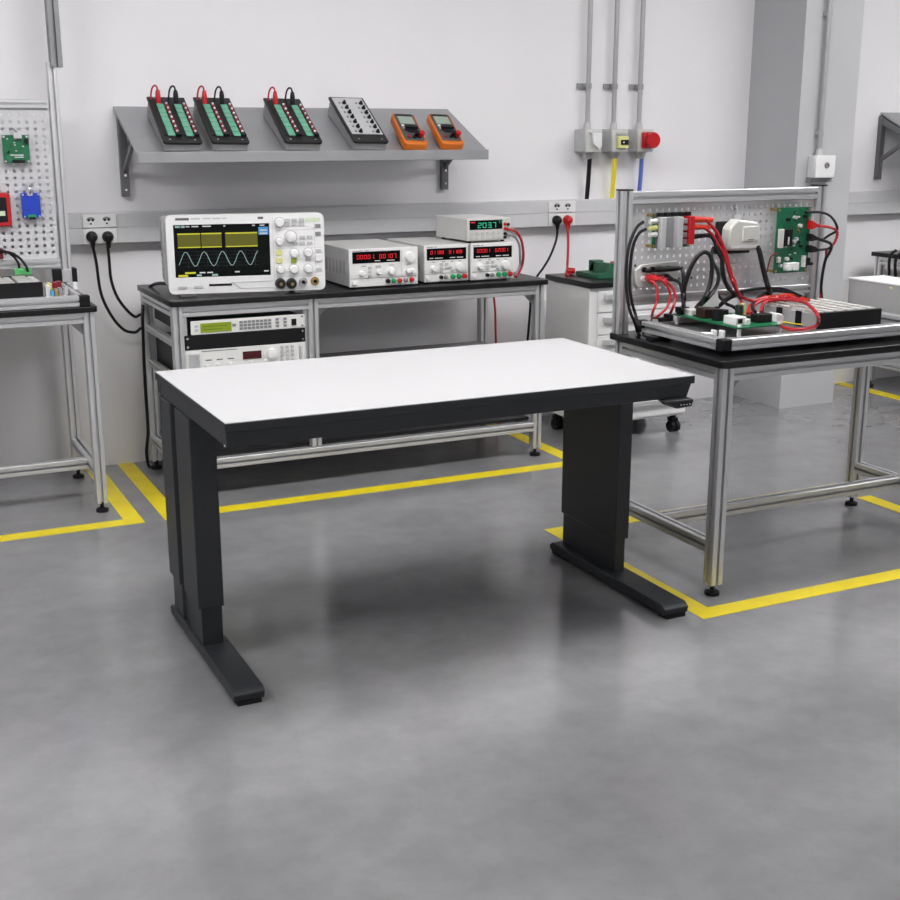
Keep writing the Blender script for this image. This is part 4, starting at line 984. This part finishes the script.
# big green board
gp = thing('circuit_board', 'tall green circuit board fixed on the pegboard near the far post', 'circuit board', (3.33, PF, 1.02))
build(B(3.236, 3.402, 3.766, 3.771, 1.020, 1.270), 'board', PCB, gp)
for x, z in ((3.244, 1.028), (3.244, 1.262), (3.394, 1.028), (3.394, 1.262)): build(MB().cyl((x, PF, z), (x, 3.763, z), .006, n=10), 'standoff', BRAS, gp)
build(B(3.243, 3.262, 3.750, 3.766, 1.118, 1.190), 'white_connector', IVORY, gp, .002)
g = MB()
for q in range(3): g.box(3.266+q*.014, 3.276+q*.014, 3.750, 3.766, 1.125, 1.188)
build(g, 'black_slot', BLK, gp, .001)
build(B(3.281, 3.287, 3.747, 3.752, 1.13, 1.16), 'pale_strip', IVORY, gp)
for x in (3.279, 3.312): build(B(x, x+.028, 3.742, 3.766, 1.030, 1.060), 'white_socket', WPLAS, gp, .002)
build(B(3.243, 3.256, 3.752, 3.766, 1.062, 1.084), 'white_connector', IVORY, gp, .002)
for x, z in ((3.285, 1.225), (3.318, 1.232), (3.368, 1.235), (3.345, 1.2), (3.33, 1.15), (3.32, 1.14), (3.29, 1.075), (3.26, 1.05)):
    build(MB().cyl((x, 3.766, z), (x, 3.752, z), .007, n=10), 'capacitor', random.choice([SILV, BLK, IVORY]), gp)
for q in range(16):
    x = random.uniform(3.27, 3.385); z = random.uniform(1.06, 1.255); w_ = random.uniform(.004, .009)
    build(B(x, x+w_*1.4, 3.760, 3.766, z, z+w_), 'chip', random.choice([BLK, BLK, IVORY, GPLAS, BRAS]), gp)
build(B(3.368, 3.374, 3.745, 3.766, 1.04, 1.085), 'white_pin_bar', IVORY, gp)
build(B(3.378, 3.402, 3.750, 3.766, 1.045, 1.075), 'black_block', BLK, gp, .002)
build(MB().cyl((3.40, 3.76, 1.05), (3.42, 3.76, 1.05), .006, n=10), 'black_pin', BLK, gp)
build(B(3.390, 3.404, 3.752, 3.766, 1.215, 1.232), 'white_connector', IVORY, gp, .002)
gp.location += Vector((-.016, 0, .002))
cable('pcb_blk_a', .005, BLK, 'black lead from the top corner of the tall green board', name='jumper_cable', ends=[(MB().cyl((3.345, 3.755, 1.2535), (3.375, 3.752, 1.253), .007, .005, 10), 'plug', BLK)])
cable('pcb_red', .0055, REDC, 'red lead from the red plug of the tall green board', name='jumper_cable', ends=[(MB().prism([(3.368, 1.188), (3.385, 1.193), (3.405, 1.198), (3.405, 1.206), (3.385, 1.212), (3.368, 1.222)], 'y', 3.732, 3.765), 'plug', RED)])
cable('pcb_blk_b', .006, BLK, 'black lead from the upper black plug of the tall green board, twisted with the red', name='jumper_cable', ends=[(MB().prism([(3.368, 1.142), (3.40, 1.146), (3.415, 1.149), (3.39, 1.162), (3.368, 1.172)], 'y', 3.732, 3.765), 'plug', BLK)])
cable('pcb_blk_c', .005, BLK, 'black lead from the lower black plug of the tall green board', name='jumper_cable', ends=[(MB().prism([(3.368, 1.098), (3.40, 1.101), (3.415, 1.107), (3.39, 1.122), (3.368, 1.128)], 'y', 3.732, 3.765), 'plug', BLK)])
cable('pcb_thin', .003, REDD, 'thin dark red wire at the inner edge of the tall green board', name='jumper_cable')

# ------------------------------------------------------------------ in the wired tray (base plate top z = .866)
mbd = thing('circuit_board', 'green circuit board on white pillars in the wired tray', 'circuit board', (2.83, 3.5, .866))
BX0, BX1, BY0, BY1, BZ = 2.715, 2.915, 3.335, 3.715, .900
build(B(BX0, BX1, BY0, BY1, BZ, BZ+.005), 'board', PCBL, mbd)
for x in (BX0+.012, BX1-.012):
    for y in (BY0+.012, BY1-.012): build(MB().cyl((x, y, .866), (x, y, BZ+.012), .0075, n=12), 'pillar_post', WPLAS, mbd)
zt_ = BZ+.005
build(B(2.730, 2.775, 3.37, 3.44, zt_, zt_+.030).box(2.768, 2.79, 3.365, 3.40, zt_, zt_+.022), 'white_connector', WPLAS, mbd, .003)
build(B(2.738, 2.757, 3.368, 3.372, zt_+.008, zt_+.024), 'connector_opening', BLK, mbd)
build(B(2.840, 2.905, 3.39, 3.43, zt_, zt_+.030), 'black_connector', BLK, mbd, .003)
build(MB().prism([(2.905, zt_), (2.935, zt_), (2.942, zt_+.018), (2.93, zt_+.03), (2.905, zt_+.034)], 'y', 3.37, 3.41), 'white_plug', WPLAS, mbd, .003)
build(B(2.73, 2.79, 3.55, 3.60, zt_, zt_+.036), 'relay', mat('dark_brown_relay', (.03, .012, .01), .35), mbd, .003)
build(MB().cyl((2.755, 3.505, zt_), (2.755, 3.505, zt_+.040), .019, n=18), 'capacitor', BLK, mbd)
build(MB().cyl((2.795, 3.52, zt_), (2.795, 3.52, zt_+.034), .016, n=18), 'capacitor', BLK, mbd)
build(MB().cyl((2.87, 3.53, zt_), (2.87, 3.53, zt_+.045), .014, n=18), 'capacitor', mat('dark_green_capacitor', (.015, .03, .02), .4), mbd)
build(B(2.885, 2.893, 3.52, 3.545, zt_, zt_+.05), 'white_tab', PYEL, mbd, .002)
build(B(2.83, 2.875, 3.46, 3.50, zt_, zt_+.012), 'heat_sink', BLKM, mbd)
build(B(2.735, 2.775, 3.63, 3.68, zt_, zt_+.022), 'white_connector', WPLAS, mbd, .002)
build(B(2.72, 2.76, 3.675, 3.71, zt_, zt_+.026), 'black_connector', BLK, mbd, .002)
for q in range(14):
    x = random.uniform(2.73, 2.90); y = random.uniform(3.35, 3.70); w_ = random.uniform(.006, .012)
    build(B(x, x+w_*1.5, y, y+w_, zt_, zt_+.006), 'chip', random.choice([BLK, BLK, IVORY, SILV]), mbd)
# loose bits at the front edge of the tray
fu = thing('fuse_holder', 'clear fuse with white end clips at the tray edge before the green board', 'fuse', (2.66, 3.40, .866))
build(MB().cyl((2.63, 3.43, .878), (2.66, 3.40, .878), .006, n=12), 'tube', SILV, fu)
for a in (0, .018): build(B(2.655+a*1.1, 2.665+a*1.1, 3.385-a, 3.41-a, .866, .893), 'end_clip', WPLAS, fu, .002)
pk = thing('inline_connector', 'black inline connector lying on the tray rail by the pegboard post', 'connector', (2.66, 3.66, .887))
build(B(2.615, 2.655, 3.66, 3.685, .8875, .900), 'body_shell', BLK, pk, .002)
build(B(2.655, 2.675, 3.655, 3.69, .8875, .912), 'socket_block', BLK, pk, .002)
build(B(2.60, 2.615, 3.665, 3.68, .8875, .896), 'pin', SILV, pk)
tb_ = thing('black_plug', 'black plug lying on the worktop under the tray corner by the post', 'plug', (2.6, 3.70, .829))
build(B(2.545, 2.60, 3.60, 3.64, .8295, .846), 'shell', BLK, tb_, .003)
build(MB().tube([(2.56, 3.64, .838), (2.57, 3.69, .84), (2.60, 3.72, .86), (2.62, 3.70, .895), (2.632, 3.675, .896)], .0045), 'wire', BLK, tb_)
wf = thing('cable_flag', 'white paper flag wrapped on a cable above the green board in the tray', 'label', (2.83, 3.66, .91))
build(MB().prism([(2.893, 1.004), (2.797, .922), (2.905, .915)], 'y', 3.690, 3.692), 'flag', WPLAS, wf)
build(MB().tube([(2.893, 3.689, 1.006), (2.86, 3.687, .978), (2.815, 3.686, .940), (2.78, 3.68, .912)], .003), 'tie', BLK, wf)
for kx, m, lab in (('tray_red_a', REDC, 'thick red cable bending out beside the battery pack'), ('tray_red_b', REDO, 'orange-red cable arching over the battery pack top'), ('tray_red_c', REDC, 'red cable rising behind the others at the battery pack'),
                   ('tray_blk_a', BLK, 'black cable lying across the back of the battery pack'), ('tray_blk_b', BLK, 'long black cable sweeping from the green board over to the battery pack'), ('tray_blk_c', BLK, 'thin black cable rising from the green board to the white flag')):
    cable(kx, .0060 if 'red' in kx else .0060, m, lab, name='jumper_cable')
cable('tray_yellow', .0022, YCAB, 'thin yellow wire on the tray base before the battery pack', name='jumper_cable')

# ------------------------------------------------------------------ items on the module pegboard (panel face y = 5.70)
PF2 = 5.70
g1 = thing('circuit_board', 'small square green circuit board hung on the pegboard above the blue module', 'circuit board', (.69, PF2, 1.42))
build(B(.640, .748, 5.672, 5.678, 1.424, 1.540), 'board', PCBL, g1)
build(B(.685, .72, 5.655, 5.672, 1.525, 1.55), 'silver_socket', SILV, g1, .002)
build(B(.675, .725, 5.658, 5.672, 1.425, 1.437), 'black_connector', BLK, g1, .001)
build(B(.730, .746, 5.660, 5.672, 1.505, 1.525), 'black_connector', BLK, g1, .001)
build(MB().box(.668, .722, 5.6712, 5.6722, 1.455, 1.459).box(.685, .722, 5.6712, 5.6722, 1.446, 1.450), 'lettering', INKL, g1)
for x, z in ((.647, 1.431), (.741, 1.431), (.647, 1.533), (.741, 1.533)): build(MB().cyl((x, PF2, z), (x, 5.669, z), .005, n=10), 'standoff', SILV, g1)
for q in range(9):
    x = random.uniform(.655, .735); z = random.uniform(1.465, 1.53); build(B(x, x+.007, 5.668, 5.672, z, z+.005), 'chip', random.choice([BLK, GPLAS, IVORY]), g1)
build(MB().tube([(.69, PF2, 1.57), (.692, 5.68, 1.565), (.70, 5.668, 1.55)], .003), 'hook', CHR, g1)
bm_ = thing('blue_module', 'blue rectangular module hanging from a hook on the pegboard', 'module', (.735, PF2, 1.19))
build(B(.698, .774, 5.665, 5.70, 1.192, 1.298), 'case', BLU, bm_, .003)
build(B(.718, .752, 5.655, 5.668, 1.192, 1.206), 'green_terminal', GRN, bm_, .001)
build(B(.722, .748, 5.652, 5.667, 1.186, 1.196), 'black_terminal', BLK, bm_, .001)
build(B(.722, .744, 5.66, 5.668, 1.286, 1.298), 'silver_socket', SILV, bm_, .001)
build(MB().tube([(.735, PF2, 1.335), (.735, 5.68, 1.333), (.735, 5.664, 1.318), (.733, 5.662, 1.292)], .0045), 'hook', CHR, bm_)
for x, z in ((.705, 1.198), (.767, 1.198), (.705, 1.291), (.767, 1.291)): build(MB().cyl((x, 5.666, z), (x, 5.663, z), .004, n=8), 'screw', CHR, bm_)
rm = thing('red_module', 'red edged module with a dark front hanging on the pegboard', 'module', (.60, PF2, 1.17))
build(MB().prism(rrect(.555, .650, 1.160, 1.300, .012), 'y', 5.660, 5.70), 'case', RED, rm, .004)
build(B(.568, .634, 5.656, 5.661, 1.178, 1.282), 'face', BLK, rm, .002)
build(B(.60, .625, 5.654, 5.657, 1.205, 1.225), 'badge', PGRN, rm)
dr = thing('socket_block', 'dark red socket block low on the pegboard with two black cables', 'socket', (.59, PF2, 1.02))
build(B(.545, .602, 5.655, 5.70, 1.022, 1.068), 'block', REDD, dr, .004)
cable('l_blk_a', .0058, BLK, 'black cable from the dark red block to the green plug', name='jumper_cable', ends=[(B(.635, .705, 5.585, 5.61, .957, .985), 'plug', mat('light_green_plug', (.12, .50, .16), .4))])
cable('l_blk_b', .0058, BLK, 'black cable from the dark red block to behind the battery pack', name='jumper_cable')
# row of small terminals on the tray rail
tm = thing('terminal_row', 'row of small coloured terminals beside the battery pack under the pegboard', 'terminals', (.80, 5.4, .8905))
for q, (x, y, w_, z1, m) in enumerate(((.742, 5.30, .018, .94, IVORY), (.760, 5.285, .012, .920, CYN), (.776, 5.30, .016, .922, BRAS), (.795, 5.31, .014, .925, MGREY), (.785, 5.40, .02, .938, REDD), (.765, 5.41, .02, .935, PYEL), (.805, 5.42, .02, .940, REDD))):
    build(B(x-.025, x-.025+w_, y, y+.04, .8905, z1), 'terminal', m, tm, .002)
sp = thing('spacer_posts', 'two short silver posts standing on the tray corner under the pegboard post', 'posts', (.82, 5.3, .8905))
build(MB().cyl((.800, 5.32, .8905), (.800, 5.32, .930), .010, n=14), 'post', SILV, sp)
build(MB().cyl((.840, 5.33, .9155), (.840, 5.33, .945), .010, n=14), 'post', WPLAS, sp)

# ------------------------------------------------------------------ camera and world
cam = bpy.data.cameras.new('camera'); co = bpy.data.objects.new('camera', cam); COL.objects.link(co)
cam.sensor_width = 36; cam.sensor_fit = 'HORIZONTAL'; cam.lens = 1231.9/900*36
co.location = (0, 0, 1.56)
co.rotation_euler = (math.pi/2-.25404, 0, -.45141)
SC.camera = co
w = bpy.data.worlds.new('world'); SC.world = w; w.use_nodes = True
w.node_tree.nodes['Background'].inputs['Color'].default_value = (.8, .8, .82, 1)
w.node_tree.nodes['Background'].inputs['Strength'].default_value = .2
SC.view_settings.view_transform = 'Standard'
SC.view_settings.look = 'None'
SC.view_settings.gamma = 1
SC.view_settings.use_curve_mapping = False
SC.view_settings.exposure = 1.12
